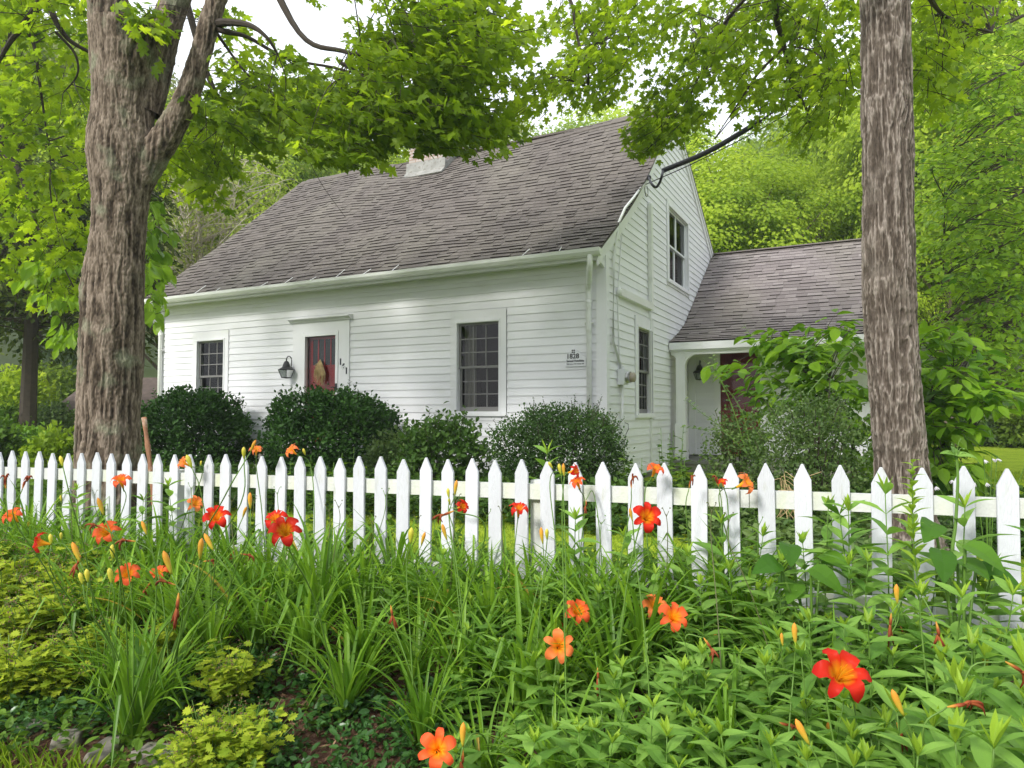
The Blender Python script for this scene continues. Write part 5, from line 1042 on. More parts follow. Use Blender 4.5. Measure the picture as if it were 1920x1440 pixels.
# ---- daylily clumps
def clump_mesh(nb, H, spread=.75, seed=0):
    mb = MB(); 
    for b in range(nb):
        a = random.uniform(0, 2*pi); L = H*random.uniform(.75, 1.45); w_ = random.uniform(.008, .0145); e0 = radians(random.uniform(58, 86)); cur = random.uniform(1.0, 2.3)*spread; r0 = random.uniform(0, .05)
        m = 9; s = np.linspace(0, 1, m); ang = e0-cur*s**1.6; dl = L/(m-1); rr = r0+np.concatenate([[0], np.cumsum(np.cos(ang[:-1])*dl)]); zz = np.concatenate([[0], np.cumsum(np.sin(ang[:-1])*dl)])
        if random.random() < .16: k = random.randint(4, 6); zz[k+1:] = zz[k]-np.arange(1, m-k)*dl*.7; rr[k+1:] = rr[k]+np.arange(1, m-k)*dl*.45
        zz = np.maximum(zz, .01); ww = w_*np.minimum(1, .55+s*3)*(1-s**3.5); tw = a+random.uniform(-.3, .3)*s
        d = np.stack([np.cos(tw), np.sin(tw)], -1); C = np.stack([d[:, 0]*rr, d[:, 1]*rr, zz], -1); lt = np.stack([-d[:, 1], d[:, 0], 0*s], -1)
        v = np.empty((m, 3, 3)); v[:, 0] = C-lt*ww[:, None]+(0, 0, 1)*(ww*.5)[:, None]; v[:, 1] = C; v[:, 2] = C+lt*ww[:, None]+(0, 0, 1)*(ww*.5)[:, None]
        i = np.arange(m-1)*3; f = np.concatenate([np.stack([i, i+1, i+4, i+3], 1), np.stack([i+1, i+2, i+5, i+4], 1)]); mb.add(v.reshape(-1, 3), f, random.random(), np.repeat(s, 3))
    return mb
CLM = []
for k in range(7):
    mb = clump_mesh(random.randint(46, 64), random.uniform(.46, .58)); o = mb.build('blades', M['lily_blade'], None); CLM.append(o.data); bpy.data.objects.remove(o)
clumps = []
def clump(px, n, sc=1., label=None):
    xy, q = qn_of(px, n); e = empty('daylily_plant', label or '', 'daylily', (xy[0], xy[1], float(gz(*xy))), random.random()*6.28, 'daylilies in the bed before the fence')
    o = bpy.data.objects.new('blades', random.choice(CLM)); COL.objects.link(o); o.parent = e; e.scale = (sc, sc, sc*random.uniform(.92, 1.08)); clumps.append((e, px, n, q)); return e
PXL = []
for n, a0, a1, st_ in ((3.8, 10, 1420, 58), (3.45, -20, 1340, 74), (3.05, -20, 1250, 92), (2.65, 60, 1180, 118)):
    px = a0
    while px < a1: PXL.append((px+random.uniform(-14, 14), n+random.uniform(-.1, .1), random.uniform(.88, 1.14) if n > 2.8 else random.uniform(.72, .95))); px += st_*random.uniform(.8, 1.2)
PXL = [c for c in PXL if c[0] < 1060 or c[1] > 3.65 or (c[0] < 1200 and random.random() < .3)]
PXL = [c for c in PXL if not (330 < c[0] < 700 and c[1] < 2.85) and not (c[0] < 150 and c[1] < 3.2)]
PXL += [(262, 2.42, .95), (655, 2.85, 1.0), (1130, 2.5, .9), (1250, 2.6, .95), (1480, 2.4, .9), (1640, 2.3, .9), (1560, 3.0, .9), (1760, 2.6, .85), (1360, 2.8, .9), (1480, 3.3, .9), (1840, 2.25, .8)]
PXL += [(x+random.uniform(-20, 20), n, random.uniform(.9, 1.1)) for x in (-110, -200, -290, -380, -480) for n in (2.9, 3.35, 3.8)]
for c in PXL: clump(*c)
# ---- lilies
def orient(axis, roll=0.):
    z = norm(np.array(axis, float)); x = norm(np.cross(z, (0.13, .2, 1.))); y = np.cross(z, x); c, s = cos(roll), sin(roll); return np.stack([x*c+y*s, -x*s+y*c, z], -1)
def flower(mb, sm, c, axis, D, roll, opn=1.):
    R = orient(axis, roll); m = 9; u = np.linspace(0, 1, m)
    for j in range(6):
        inner = j % 2; r = np.interp(u, [0, .2, .4, .6, .8, 1], [.05, .09, .19, .36*opn, .50*opn, .56*opn])*random.uniform(.92, 1.05); h = np.interp(u, [0, .2, .4, .6, .8, 1], [0, .30, .54, .66, .58, .34+.2*random.random()])
        if random.random() < .3: h[-2:] += np.array((.0, -.15)); r[-1] -= .06
        w_ = np.interp(u, [0, .2, .4, .58, .8, .93, 1], [.03, .075, .14, .165, .125, .065, .006])*(1.15 if inner else .76); th = j*pi/3+random.uniform(-.08, .08)
        v = []; t = []
        for i in range(m):
            for s in (-1, -.5, 0, .5, 1):
                ruff = .018*sin(u[i]*22+j+s*2)*abs(s)*(u[i] > .35); rad = r[i]-abs(s)**2*.03*(1-u[i]); x = rad*cos(th)-s*w_[i]*sin(th); y = rad*sin(th)+s*w_[i]*cos(th)
                v.append((x, y, h[i]+ruff-(inner*.015)+.06*s*s*(u[i] < .7))); t.append(u[i] if abs(s) < .8 else min(1, u[i]+.08))
        v = (np.array(v)*D)@R.T+c; f = []
        for i in range(m-1):
            for s in range(4): a = i*5+s; f.append((a, a+1, a+6, a+5))
        mb.add(v, np.array(f), random.random(), t)
    for j in range(6):
        th = j*pi/3+.4; P = np.array([(0, 0, .05), (.05*cos(th), .05*sin(th), .45), (.13*cos(th), .13*sin(th)+.05, .74)])*D@R.T+c; sm.tube(spline(P, 3), .010*D, 4, cap=False, t=None)
def bud(mb, base, axis, L, w_=.16):
    u = np.linspace(0, 1, 9); R = orient(axis); prof = np.interp(u, [0, .12, .4, .7, .92, 1], [.25, .45, .8, 1., .6, .08])*w_*L; bend = .12*L*np.sin(u*1.5)
    P = np.stack([bend, 0*u, u*L], -1)@R.T+base; mb.tube(P, prof, 7, random.random(), t=u)
def wither(mb, base, axis, L):
    R = orient(axis)
    bud(mb, base, axis, L*.55, .12); tip = base+R[:, 2]*L*.5
    for j in range(5):
        d = rvec(1)[0]; pts = spline([tip, tip+R[:, 2]*L*.2+d*L*.08, tip+R[:, 2]*L*.32+d*L*.2-(0, 0, L*.12), tip+R[:, 2]*L*.3+d*L*.3-(0, 0, L*.3)], 4)
        mb.tube(pts, np.interp(np.linspace(0, 1, len(pts)), [0, .5, 1], [.05, .055, .012])*L, 5, random.random(), t=np.linspace(.45, 1, len(pts)))
def owner(px, n): return min(clumps, key=lambda c: ((c[1]-px)/90)**2+((c[2]-n)/.35)**2+c[0].get('_n', 0)*.15)[0]
def local(e, P):                              # world -> local of a rotated, scaled empty
    c, s = cos(-e.rotation_euler[2]), sin(-e.rotation_euler[2]); P = np.atleast_2d(P)-np.array(e.location); Q_ = P.copy(); Q_[:, 0] = P[:, 0]*c-P[:, 1]*s; Q_[:, 1] = P[:, 0]*s+P[:, 1]*c; return Q_/np.array(e.scale)
def attach_part(mb, e, name, mat, smooth=True):
    mb.V = [local(e, v) for v in mb.V]; return mb.build(name, mat, e, smooth)
def scape(e, tip, tdir, rad=.0032, mat='stem'):
    b = np.array(e.location)+(random.uniform(-.05, .05), random.uniform(-.05, .05), 0); L = np.linalg.norm(tip-b); P = spline([b, b*.45+tip*.55+(0, 0, .12*L)-np.array(tdir)*.10*L, tip-np.array(tdir)*.12*L, tip], 6)
    sm = MB(); sm.tube(P, np.linspace(rad*1.3, rad*.8, len(P)), 6); return sm, P
def npick(px, py, w, D=.12):
    a = (px-CX)/F; k = FN[1]+a*FN[0]; n = F*D/w*k; return float(np.clip(n, 2.05, 3.82))
OPEN = [(25,968,35,'coral',(-.2,-.6,.8)),(78,1018,38,'red',(-.9,-.3,.2)),(200,1000,46,'coral',(0,-.8,.6)),(228,903,34,'coral',(.05,-.5,.9)),(240,1078,44,'coral',(.2,-.7,.7)),(298,1078,38,'coral',(-.1,-.5,.9)),(365,945,30,'salmon',(.5,-.5,.4)),(405,972,48,'red',(.2,-.7,.6)),(518,975,42,'red',(-.2,-.5,.8)),(535,998,60,'red',(.1,-.75,.6)),(440,1043,26,'coral',(-.9,-.2,.1)),(480,845,24,'salmon',(.1,-.4,.9)),(548,846,26,'salmon',(-.5,-.5,.5)),(345,868,26,'salmon',(-.6,-.5,.5)),(865,950,28,'red',(.4,-.4,.2)),(973,957,36,'red',(.1,-.4,.9)),(1075,884,28,'red',(.7,-.4,.2)),(1083,906,30,'coral',(-.3,-.3,.8)),(1212,970,54,'red',(.0,-.95,.35)),(1228,882,34,'coral',(.3,-.4,.9)),(1395,907,40,'salmon',(.6,-.5,.4)),(1355,905,20,'red',(-.3,-.3,1)),
 (1082,1148,50,'coral',(.25,-.7,.6)),(1042,1172,44,'coral',(-.4,-.7,.5)),(1048,1212,56,'salmon',(.0,-.95,.4)),(1228,1138,48,'salmon',(-.1,-.6,.8)),(1262,1158,54,'coral',(.1,-.8,.6)),(1372,1175,44,'coral',(.8,-.5,.3)),(1575,1268,94,'red',(-.05,-.75,.7)),(820,1405,68,'coral',(.1,-.85,.5))]
FL = {'red': 'pet_red', 'coral': 'pet_coral', 'salmon': 'pet_salmon'}
def place_top(px, py, n): xy, q = qn_of(px, n); return at(px, py, xy[1])
for (px, py, w_, kind, ax) in OPEN:
    D = .125 if w_ < 80 else .15; n = npick(px, py, w_, D); c = place_top(px, py, n); Dr = w_/F*c[1]; e = owner(px, n); e['_n'] = e.get('_n', 0)+1; ax = norm(np.array(ax)); base = c-ax*Dr*.42
    mb = MB(); stm = MB(); flower(mb, stm, base, ax, Dr, random.random()*2); mb.V += stm.V; off = mb.n
    for f_, r_, m_ in zip(stm.F, stm.R, stm.M): mb.F.append(f_+off); mb.R.append(r_); mb.M.append(m_)
    mb.T += [np.full(len(t), .15) for t in stm.T]; mb.n += stm.n
    attach_part(mb, e, 'flower', M[FL[kind]]); sm, P = scape(e, base, ax); sm.tube(spline([base-ax*Dr*.25, base, base+ax*Dr*.03], 3), [.003, .0035, .0045, .006, .0075, .008, .008], 6)
    attach_part(sm, e, 'flower_stalk', M['stem'])
    if random.random() < .6:
        j = P[-5]; bm = MB(); d = norm(np.array((random.uniform(-.6, .6), random.uniform(-.4, .2), 1.))); bud(bm, j+d*.02, d, random.uniform(.03, .065), .2); attach_part(bm, e, 'bud', M['bud_y'])
BUDS = [(150,1035,38,-.35,'b'),(375,1030,40,.25,'b'),(400,1015,34,-.5,'b'),(853,915,28,.25,'b'),(842,925,18,0,'y'),(770,1005,30,.2,'y'),(838,998,30,-.2,'b'),(1492,1190,40,.05,'b'),(1468,1200,24,0,'b'),(1695,1318,50,-.35,'b'),(1850,1235,36,0,'y'),(1862,1255,26,.2,'y'),(1778,1340,38,.1,'b'),(1518,1372,50,-.45,'b'),(1555,1372,38,.1,'b'),(868,1378,44,.15,'b'),(858,1398,24,-.3,'y'),(195,950,34,-.3,'b'),(275,990,26,-.3,'b'),(322,1055,44,-.3,'b'),(470,940,30,.1,'b'),(458,850,22,.1,'y'),(470,835,24,.6,'b'),(360,865,26,-.35,'y'),(455,960,22,.5,'b'),(1018,1275,30,0,'b'),(155,1085,22,-.2,'y'),(165,1080,24,0,'y'),(210,1080,28,-.1,'y'),(212,1035,26,.1,'y'),(96,1012,20,.05,'y'),(1052,880,20,-.1,'y'),(1058,882,24,.05,'b'),(1186,965,24,-.1,'b'),(1018,1005,30,0,'b'),(1026,1002,20,.1,'y'),(118,865,20,-.2,'y'),(1830,1280,30,.3,'y'),(115,935,12,0,'y'),(790,1010,26,.4,'b'),(1683,1115,36,.05,'b'),(1320,1195,30,1.1,'b')]
for (px, py, h, lean, k) in BUDS:
    L = .075 if h > 24 else .05; n = npick(px, py, h, L); c = place_top(px, py+h/2, n); Lr = h/F*c[1]; e = owner(px, n); e['_n'] = e.get('_n', 0)+1; ax = norm(np.array((lean, -.1, 1.))); bm = MB(); bud(bm, c, ax, Lr*1.05, .13 if k == 'b' else .18); attach_part(bm, e, 'bud', M['bud' if k == 'b' else 'bud_y'])
    sm, P = scape(e, c, ax, .0028); attach_part(sm, e, 'flower_stalk', M['stem'])
DEAD = [(147,1052,30,-.3,-1),(190,978,30,-.6,.2),(245,1003,30,-.8,.1),(335,1130,46,0,-1),(278,1100,24,-.5,-.8),(320,1085,30,-.8,.3),(390,1043,24,.9,.1),(12,905,28,.1,1),(48,905,30,.5,.8),(1185,905,28,.1,1),(1098,945,20,-.1,-.8),(1295,905,26,.3,1),(1345,903,24,-.3,1),(840,972,36,-.8,-.3),(735,1147,30,.2,-1),(1668,1165,38,-.2,-1),(1755,1182,42,0,-.9),(1790,1305,52,.7,.2),(1465,1370,40,.8,-.1),(1685,1372,44,.2,-1),(1120,1265,34,0,-1),(1325,1210,36,.4,-.6),(1900,1260,50,.8,-.5),(785,1340,26,.3,-1),(866,1420,40,-.1,-1),(1312,1235,30,0,-1),(1825,1350,30,.4,-.8),(1690,1182,20,.2,-1),(460,1048,24,.9,-.1)]
for (px, py, h, lx, lz) in DEAD:
    n = npick(px, py, h, .075); ax = norm(np.array((lx, -.15, lz))); c = place_top(px-lx*h*.4, py+(-1 if lz < 0 else 1)*h*.4, n); Lr = h/F*c[1]; e = owner(px, n); e['_n'] = e.get('_n', 0)+1; bm = MB(); wither(bm, c, ax, Lr*1.15); attach_part(bm, e, 'withered_flower', M['pet_dead']); sm, P = scape(e, c, norm(ax+np.array((0, 0, .9))), .0028); attach_part(sm, e, 'flower_stalk', M['stem'])
# bare forked scapes before the pickets
for px in list(range(60, 960, 42))+[1100, 1140, 1250, 1330, 1365, 1410]:
    py = random.uniform(905, 985); n = random.uniform(3.3, 3.8); c = place_top(px+random.uniform(-14, 14), py, n); e = owner(px, n); sm, P = scape(e, c, (random.uniform(-.1, .1), 0, 1), .0022)
    for s in (-1, 1): sm.tube([P[-2], c+(s*random.uniform(.012, .025), 0, random.uniform(.012, .035))], .0016, 4); sm.sphere(c+(s*.02, 0, .03), .004, n=4)
    attach_part(sm, e, 'bare_stalk', M['stem_dark' if random.random() < .6 else 'stem'])
# ---- lance-leaved plants
def lance_plant(H, pairs, ll, tip=True):
    lm = MB(); tm = MB(); ym = MB(); bend = rng.normal(size=2)*.05; P = spline([(0, 0, 0), (bend[0], bend[1], H*.5), (bend[0]*.6, bend[1]*.6, H)], 10); tm.tube(P, np.linspace(.0042, .0022, len(P)), 6)
    pos = []; D = []; S = []; Nn = []; a = random.random()*6
    for k in range(pairs):
        f = .16+.84*(k/(pairs-1))**.9; c = P[int(f*(len(P)-1))]; a += 1.57+random.uniform(-.3, .3); s = ll*np.interp(f, [0, .3, .8, 1], [.6, .95, 1, .62])*random.uniform(.85, 1.12); el_ = np.interp(f, [0, .7, 1], [.15, .5, .95])
        for o in (0, pi):
            d = np.array((cos(a+o), sin(a+o), el_+random.uniform(-.2, .2))); pos.append(c); D.append(d); S.append(s); Nn.append((rng.normal()*.25, rng.normal()*.25, 1.))
    lm.leaves(LANCE, np.array(pos), frames(np.array(D), norm(np.array(Nn))), np.array(S))
    k = 6; aa = rng.uniform(0, 2*pi, k); d = np.stack([np.cos(aa)*.5, np.sin(aa)*.5, np.full(k, 1.1)], -1); ym.leaves(LANCE_UP, np.repeat(P[-1:], k, 0), frames(d, norm(np.stack([-np.cos(aa), -np.sin(aa), np.full(k, .4)], -1))), ll*rng.uniform(.3, .55, k))
    return lm, tm, ym
LP_ = []
for k in range(8):
    lm, tm, ym = lance_plant(random.uniform(.72, .9), random.randint(8, 11), random.uniform(.17, .215)); e = bpy.data.objects.new('lance_leaved_plant', None); COL.objects.link(e)
    tm.build('stem', M['stem'], e, True); lm.build('leaves', M['lance'], e); ym.build('young_leaves', M['lance_tip'], e); LP_.append(e)
usedl = set(); LPOS = []
def lance(px, n, top, vi=None, rz=None):
    vi = random.randrange(8) if vi is None else vi; xy, q = qn_of(px, n); g0 = float(gz(*xy)); zt = at(px, top, xy[1])[2]; H = max(.25, zt-g0)
    if vi in usedl: e = copy_tree(LP_[vi])
    else: e = LP_[vi]; usedl.add(vi)
    s = H/.85; e.location = (xy[0], xy[1], g0); e.scale = (min(1.1, .6+.5*s),)*2+(s,); e.rotation_euler = (random.uniform(-.07, .07), random.uniform(-.07, .07), random.random()*6.28); LPOS.append((e, px, top, n)); return e
TOPS = [(775,1075,3.5),(840,1040,3.6),(745,1100,3.3),(900,1105,3.3),(880,1075,3.6),(1063,965,3.7),(1165,985,3.75),(1290,1010,3.7),(1350,965,3.75),(1430,985,3.75),(1530,960,3.78),(1580,940,3.75),(1650,905,3.7),(1620,970,3.7),(1700,1000,3.6),(1830,965,3.7),(1900,990,3.7),(1770,1060,3.6),(1870,1050,3.5),
 (960,1130,3.2),(1010,1090,3.4),(1060,1075,3.5),(1120,1110,3.4),(1180,1085,3.5),(1240,1060,3.5),(1300,1110,3.2),(1345,1035,3.5),(1400,1080,3.4),(1450,1060,3.45),(1500,1010,3.6),(1560,1045,3.5),(1610,1060,3.4),(1660,1110,3.2),(1700,1150,3.1),(1750,1120,3.2),(1800,1130,3.1),(1860,1130,3.0),(1910,1140,3.0),(1490,1130,3.1),(1420,1160,3.0),(1560,1150,3.0),(1620,1180,2.9),
 (870,1190,3.0),(930,1210,2.9),(990,1240,2.8),(1060,1270,2.75),(1130,1255,2.75),(1190,1230,2.8),(1180,1330,2.5),(1300,1255,2.7),(1345,1220,2.8),(1410,1240,2.7),(1460,1280,2.6),(1530,1250,2.6),(1600,1300,2.5),(1660,1250,2.5),(1720,1210,2.7),(1780,1230,2.6),(1840,1200,2.7),(1900,1220,2.5),
 (950,1330,2.6),(1020,1340,2.5),(1090,1370,2.4),(1240,1340,2.45),(1330,1340,2.4),(1400,1360,2.35),(1460,1390,2.3),(1540,1360,2.3),(1610,1390,2.25),(1690,1340,2.3),(1760,1320,2.3),(1830,1300,2.3),(1900,1330,2.2),(880,1300,2.8),(1130,1395,2.3),(1270,1400,2.25),(1680,1420,2.12),(1740,1400,2.1),(1880,1390,2.08),(1800,1420,2.08)]
for (px, top, n) in TOPS: lance(px, n, top)
for _ in range(85):
    px = random.uniform(860, 1930); n = random.uniform(2.3, 3.6); base = np.interp(n, [2.2, 3.8], [1350, 1010]); lance(px, n, base+random.uniform(30, 120))
for (px, py, n, top) in ((270, 0, 3.75, 925), (320, 0, 3.8, 920), (150, 0, 3.85, 925), (1035, 0, 4.3, 862), (60, 0, 3.3, 1040)): lance(px, n, top)
def nearlabel(px, top):
    rows = ((985, 'reaching the picket rail'), (1075, 'before the lower pickets'), (1190, 'in the middle depth of the bed'), (1300, 'rising among the open orange lilies'), (9999, 'low at the front of the bed'))
    rw = [r for t, r in rows if top < t][0]
    cols = ((500, 'at the far left'), (920, 'left of the picture middle'), (1130, 'near the orange lily trio'), (1300, 'near the salmon lily pair'), (1450, 'left of the big red lily'), (1640, 'close to the big red lily'), (1760, 'in line with the right trunk'), (9999, 'by the right edge'))
    return 'lance-leaved plant %s %s' % (rw, [c for x, c in cols if px < x][0])
for (e, px, top, n) in LPOS: tag(e, nearlabel(px, top), 'plant', 'lance-leaved plants crowding the right of the flower bed')
for (e, px, n, q) in clumps:
    if '_n' in e: c = e['_n']; del e['_n']
    else: c = 0
    rw = 'against the pickets' if n > 3.62 else 'in the second row' if n > 3.25 else 'mid bed' if n > 2.85 else 'at the bed front'
    cols = ((-60, 'just outside the left edge'), (60, 'at the left edge'), (170, 'left of the forked trunk'), (300, 'below the forked trunk'), (420, 'right below the leaning branch'), (520, 'left of the double red lily'), (620, 'right of the double red lily'), (720, 'below the front door bush'), (840, 'below the gap between the bushes'), (960, 'below the grey sash window'), (1080, 'below the boxwood'), (1200, 'below the house corner'), (1340, 'below the porch post'), (1500, 'below the porch door'), (1640, 'left of the right trunk'), (9999, 'by the right edge'))
    e['label'] = 'daylily clump %s %s%s' % (rw, [t for x, t in cols if px < x][0], ', flowering' if c else ', leaves only')
# ---- tall thin goldenrod stalk, flowering stalk, burdocks
xy, q = qn_of(1706, 3.35); g0 = float(gz(*xy)); zt = at(1706, 868, xy[1])[2]-g0; e = empty('goldenrod_plant', 'tallest thin stalk with narrow leaves standing before the right trunk', 'plant', (xy[0], xy[1], g0))
tm = MB(); lm = MB(); P = spline([(0, 0, 0), (.02, 0, zt*.4), (.0, 0, zt*.75), (.005, 0, zt)], 16); tm.tube(P, np.linspace(.005, .0015, len(P)), 6); k = 58; f = np.linspace(.15, 1, k); a = np.arange(k)*2.4; c = P[(f*(len(P)-1)).astype(int)]
lm.leaves(LANCE, c, frames(np.stack([np.cos(a), np.sin(a), .35+f], -1), np.tile((0, 0, 1.), (k, 1))), np.stack([np.full(k, .10), np.interp(f, [0, .5, 1], [.12, .11, .04]), np.full(k, .1)], -1)); tm.build('stem', M['stem'], e, True); lm.build('leaves', M['lance_tip'], e)
xy, q = qn_of(1792, 3.6); g0 = float(gz(*xy)); e = empty('tall_weed_stalk', 'thick pale stalk with tiny buds rising above the fence near the right edge', 'plant', (xy[0], xy[1], g0)); tm = MB(); lm = MB()
T_ = [at(1785, 1080, xy[1]), at(1792, 980, xy[1]), at(1796, 900, xy[1]), at(1793, 850, xy[1])]; B_ = np.array((xy[0], xy[1], g0)); P = spline([B_]+T_, 8); tm.tube(P-B_, np.linspace(.009, .005, len(P)), 7)
for (dx, dy) in ((-18, -12), (-8, -28), (14, -20), (26, -6), (8, -38)): tp = at(1793+dx, 862+dy, xy[1]); tm.tube(spline([T_[-1]-(0, 0, .03), (T_[-1]+tp)/2+(0, 0, .01), tp], 4)-B_, .0018, 4); tm.sphere(tp-B_, .005, n=4)
lm.leaves(BROAD, np.array([T_[-1]-B_+(0, 0, -.01)]*3), frames(np.array([(-1, -.2, .5), (.9, -.3, .2), (.2, .5, .9)]), np.array([(.3, -.5, 1)]*3)), np.array((.07, .08, .06))); tm.build('stem', M['stem'], e, True); lm.build('leaves', M['lance'], e)
for (px, n, lab, L) in ((1515, 3.5, 'broad-leaved burdock before the fence left of the right trunk', ((1478, 1040, -.2), (1460, 1075, -1), (1520, 1085, .6), (1490, 1110, -.4), (1540, 1060, .3))), (1790, 3.45, 'broad-leaved burdock before the fence right of the right trunk', ((1752, 1000, -.6), (1795, 1070, .1), (1830, 1085, 1), (1762, 1050, -.3), (1810, 1040, .4)))):
    xy, q = qn_of(px, n); g0 = float(gz(*xy)); B_ = np.array((xy[0], xy[1], g0)); e = empty('burdock_plant', lab, 'plant', B_); tm = MB(); lm = MB()
    for (x, y, s) in L: tp = at(x, y-20, xy[1]+random.uniform(-.1, .1)); tm.tube(spline([B_, B_*.5+tp*.5+(0, 0, .08), tp], 5)-B_, .006, 6); lm.leaves(BROAD, np.array([tp-B_]), frames(np.array([(s*.6, -.5, -.25+random.random()*.4)]), np.array([(s*.3, -.75, .55)])), np.array([.155]))
    tm.build('stems', M['stem'], e, True); lm.build('leaves', M['burdock'], e)
# ---- golden lobed plants
def gold_plant(H, ns):
    lm = MB(); tm = MB(); sm = MB()
    for k in range(ns):
        a = random.uniform(0, 2*pi); r = random.uniform(.05, .30); h = H*random.uniform(.5, 1.1); P = spline([(0.02*cos(a), .02*sin(a), 0), (r*.5*cos(a), r*.5*sin(a), h*.55), (r*cos(a), r*sin(a), h)], 6); tm.tube(P, .0022, 4, cap=False)
        m = 15; f = rng.uniform(.2, 1, m); c = P[(f*(len(P)-1)).astype(int)]; b = rng.uniform(0, 2*pi, m); d = np.stack([np.cos(b), np.sin(b), rng.uniform(-.1, .6, m)], -1); ln = rng.uniform(.035, .085, m)
        lm.leaves(LOBED, c+norm(d)*.015, frames(d, norm(rng.normal(size=(m, 3))*.35+(0, 0, 1))), ln*1.15)
        if random.random() < .35:
            for _ in range(7): o = P[-1]+rng.normal(size=3)*.022+(0, 0, .02); tm.tube([P[-1], o], .001, 3, cap=False); tm.sphere(o, .0045, n=4, mi=1)
    return lm, tm, sm
GP = []
for k in range(4):
    lm, tm, sm = gold_plant(.42, 34); e = bpy.data.objects.new('golden_lobed_plant', None); COL.objects.link(e); lm.build('leaves', M['gold'], e); tm.build('stems', [M['stem'], M['seed']], e)
    GP.append(e)
for i, (px, n, sc, lab) in enumerate([(20, 3.0, 1.05, 'golden lobed-leaf plant at the left edge of the bed'), (75, 3.15, 1.1, 'golden lobed-leaf plant with brown seedheads under the first lilies'), (140, 3.05, 1.0, 'golden lobed-leaf plant left of the front daylily clump'), (60, 2.75, .95, 'golden lobed-leaf plant low in the left bottom corner'), (-10, 2.6, .95, 'golden lobed-leaf plant at the bottom left edge'), (130, 2.6, .8, 'golden lobed-leaf plant just above the edging stones'), (170, 3.3, .95, 'golden lobed-leaf plant behind the front daylily clump'), (405, 2.32, .70, 'golden lobed-leaf plant at the bottom, right of the edging stones'), (470, 2.38, .68, 'bright golden plant left of the dark vinca'), (445, 2.75, .75, 'small golden plant with seedheads left of the bare mulch'), (190, 2.75, .8, 'golden plant right behind the pale edging stone'), (110, 2.85, 1.0, 'golden plant at mid height between the two left lily groups'), (30, 2.45, .85, 'golden plant above the dark mossy stone at bottom left'), (330, 2.9, .7, 'small golden plant right of the front daylily clump'), (235, 3.15, .85, 'golden plant hidden among daylily blades under the twin coral lilies'), (-20, 3.3, 1.0, 'golden plant cut by the left edge before the pickets'), (360, 2.2, .5, 'small golden plant at the right end of the edging stones')]):
    e = GP[i % 4] if i < 4 else copy_tree(GP[i % 4]); xy, q = qn_of(px, n); e.location = (xy[0], xy[1], float(gz(*xy))-.01); e.rotation_euler = (0, 0, random.random()*6); e.scale = (sc,)*3; tag(e, lab, 'plant', 'golden lobed-leaf plants')
# small broad weeds on the mulch
scatter('bed_weeds', 'small bright weeds sprouting from the mulch between the clumps', 'ground cover', 'weed', 1900, (-7, 2.5), (2.15, 3.6), .12, .05, OVATE, 7, lambda q, n, X, Y: vnoise(np.stack([X*2.6, Y*2.6, X*0], -1), 12) > .5-.2*(q < -2.2))
scatter('bed_undergrowth', 'dense green undergrowth between stems at the right of the bed', 'ground cover', 'lance', 3000, (-.6, 3.2), (2.1, 3.75), .30, .09, LANCE, 5, None, 3, .3)
# ---- hosta flowers and dry grass behind the fence
h0 = at(1850, 960, 4.6); h0[2] = float(gz(h0[0], 4.6)); e = empty('hosta_plant', 'hosta with pale drooping bell flowers behind the fence at right', 'plant', h0); tm = MB(); lm = MB(); fm = MB()
for (x, y) in ((1785, 900), (1850, 905), (1860, 860), (1845, 862), (1870, 860), (1755, 912), (1828, 905), (1925, 870)):
    tp = at(x, y, 4.55+random.uniform(-.1, .1)); tm.tube(spline([h0, h0*.5+tp*.5+(0, 0, .12), tp+(0, 0, .02)], 5)-h0, .0025, 5)
    for _ in range(2): d = norm(np.array((random.uniform(-1, 1), random.uniform(-.6, 0), -.7))); k = 5; aa = np.arange(k)*1.256; R = orient(d); dd = (np.stack([np.cos(aa)*.45, np.sin(aa)*.45, np.ones(k)], -1))@R.T; fm = MB(); fm.leaves(NARROW, np.repeat((tp-h0)[None], k, 0), frames(dd, np.repeat(-d[None], k, 0)+.01), np.stack([np.full(k, .06), np.full(k, .030), np.full(k, .03)], -1)); fm.build('flower', M['hosta_fl'], e)
for k in range(16): a = random.uniform(0, 6.28); lm.leaves(OVATE, np.array([(.05*cos(a), .05*sin(a), .03)]), frames(np.array([(cos(a), sin(a), .7)]), np.array([(0, 0, 1.)])), np.array([.26]))
tm.build('stems', M['stem'], e); lm.build('leaves', M['hyd'], e)
d0 = at(1475, 930, 4.4); d0[2] = 1.0; e = empty('dry_grass_tuft', 'tangle of dry straw-coloured vine stems behind the fence below the porch shrub', 'grass tuft', d0); tm = MB()
for k in range(13): tp = at(random.uniform(1442, 1515), random.uniform(885, 935), 4.4+random.uniform(-.1, .1)); tm.tube(spline([d0+rng.normal(size=3)*.03*(1, 1, 0), (d0+tp)/2+rng.normal(size=3)*.05+(0, 0, .08), tp, tp+rng.normal(size=3)*.06-(0, 0, .04)], 5)-d0, .0018, 4, cap=False)
tm.build('stems', M['straw'], e)
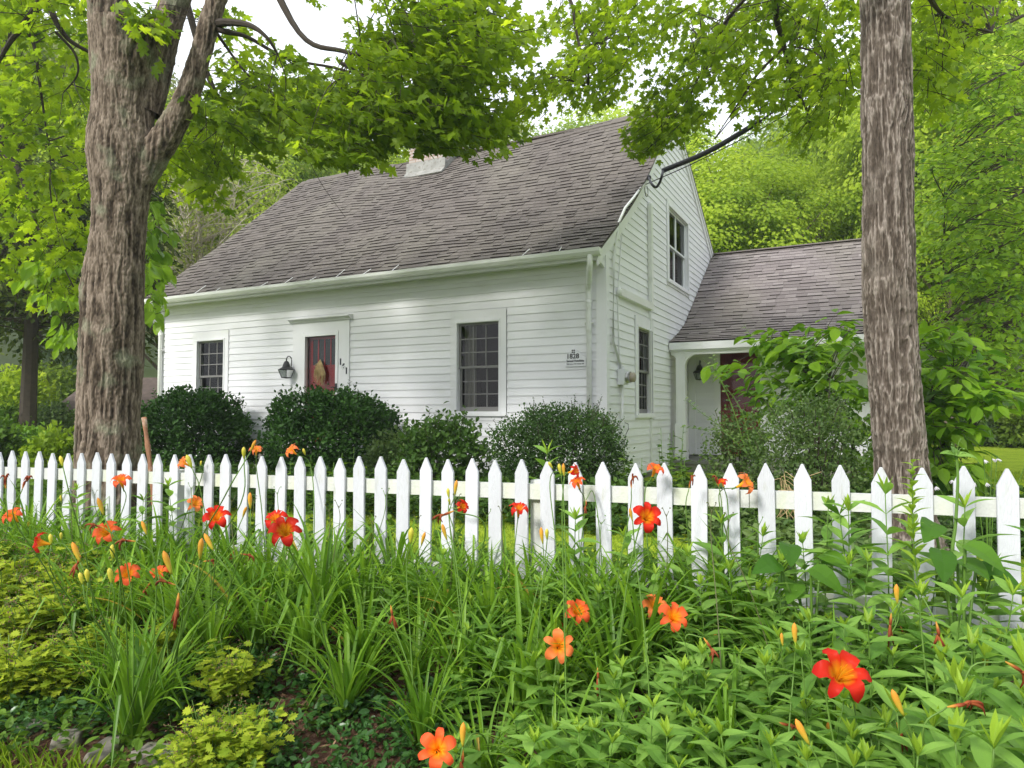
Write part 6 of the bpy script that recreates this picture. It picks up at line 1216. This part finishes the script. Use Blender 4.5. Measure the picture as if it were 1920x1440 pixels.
for i, (px, Y, top, lab) in enumerate([(600, 7.5, 855, 'weedy stems behind the fence below the front door bush'), (660, 8.2, 845, 'pale weed behind the fence right of the door bush'), (1250, 8.8, 800, 'thin leafy weed before the porch post'), (1195, 8.6, 845, 'small leafy weed at the foot of the gable wall'), (1300, 7.6, 850, 'leafy weeds right of the porch post'), (560, 8.4, 862, 'low bright weeds behind the double red lily')]):
    p = at(px, top, Y); g0 = float(gz(p[0], Y)); H = p[2]-g0; e = empty('leafy_weed', lab, 'weed', (p[0], Y, g0)); tm = MB(); lm = MB()
    for k in range(9):
        b = rng.normal(size=2)*.16; h = H*random.uniform(.6, 1.05); P = spline([(b[0]*.4, b[1]*.4, 0), (b[0]*.8, b[1]*.8, h*.5), (b[0], b[1], h)], 6); tm.tube(P, .003, 4, cap=False); m = 26; f = rng.uniform(.15, 1, m); c = P[(f*(len(P)-1)).astype(int)]; a = rng.uniform(0, 6.28, m)
        lm.leaves(OVATE, c, frames(np.stack([np.cos(a), np.sin(a), rng.uniform(0, .6, m)], -1), norm(rng.normal(size=(m, 3))*.3+(0, 0, 1))), rng.uniform(.05, .09, m))
    tm.build('stems', M['stem'], e); lm.build('leaves', M['weed'], e)

# ================================================================= TREES ACROSS THE STREET (behind the camera; they show in the window glass)
for i, (x, y, H) in enumerate([(-14, -26, 15), (-3, -29, 17), (9, -25, 14), (20, -27, 16), (-26, -22, 16), (31, -18, 15), (34, 2, 16)]):
    e = copy_tree(protos[i % 4]); e.location = (x, y, 0); e.scale = (H*1.1, H*1.1, H); tag(e, 'tall tree across the street, seen only as a reflection in the window panes', 'tree', 'trees across the street')

hz = MB(); hz.box(-215, 215, -55, 290, -1.5, 46, .5); hm, nt, out = newmat('pale_haze'); pv = N(nt, 'ShaderNodeVolumePrincipled'); pv.inputs['Color'].default_value = (.9, .95, 1., 1); pv.inputs['Density'].default_value = .0012; pv.inputs['Anisotropy'].default_value = .3; nt.links.new(pv.outputs[0], out.inputs['Volume'])
tag(hz.build('haze', hm), 'thin pale summer haze in the air', 'haze', kind='stuff')
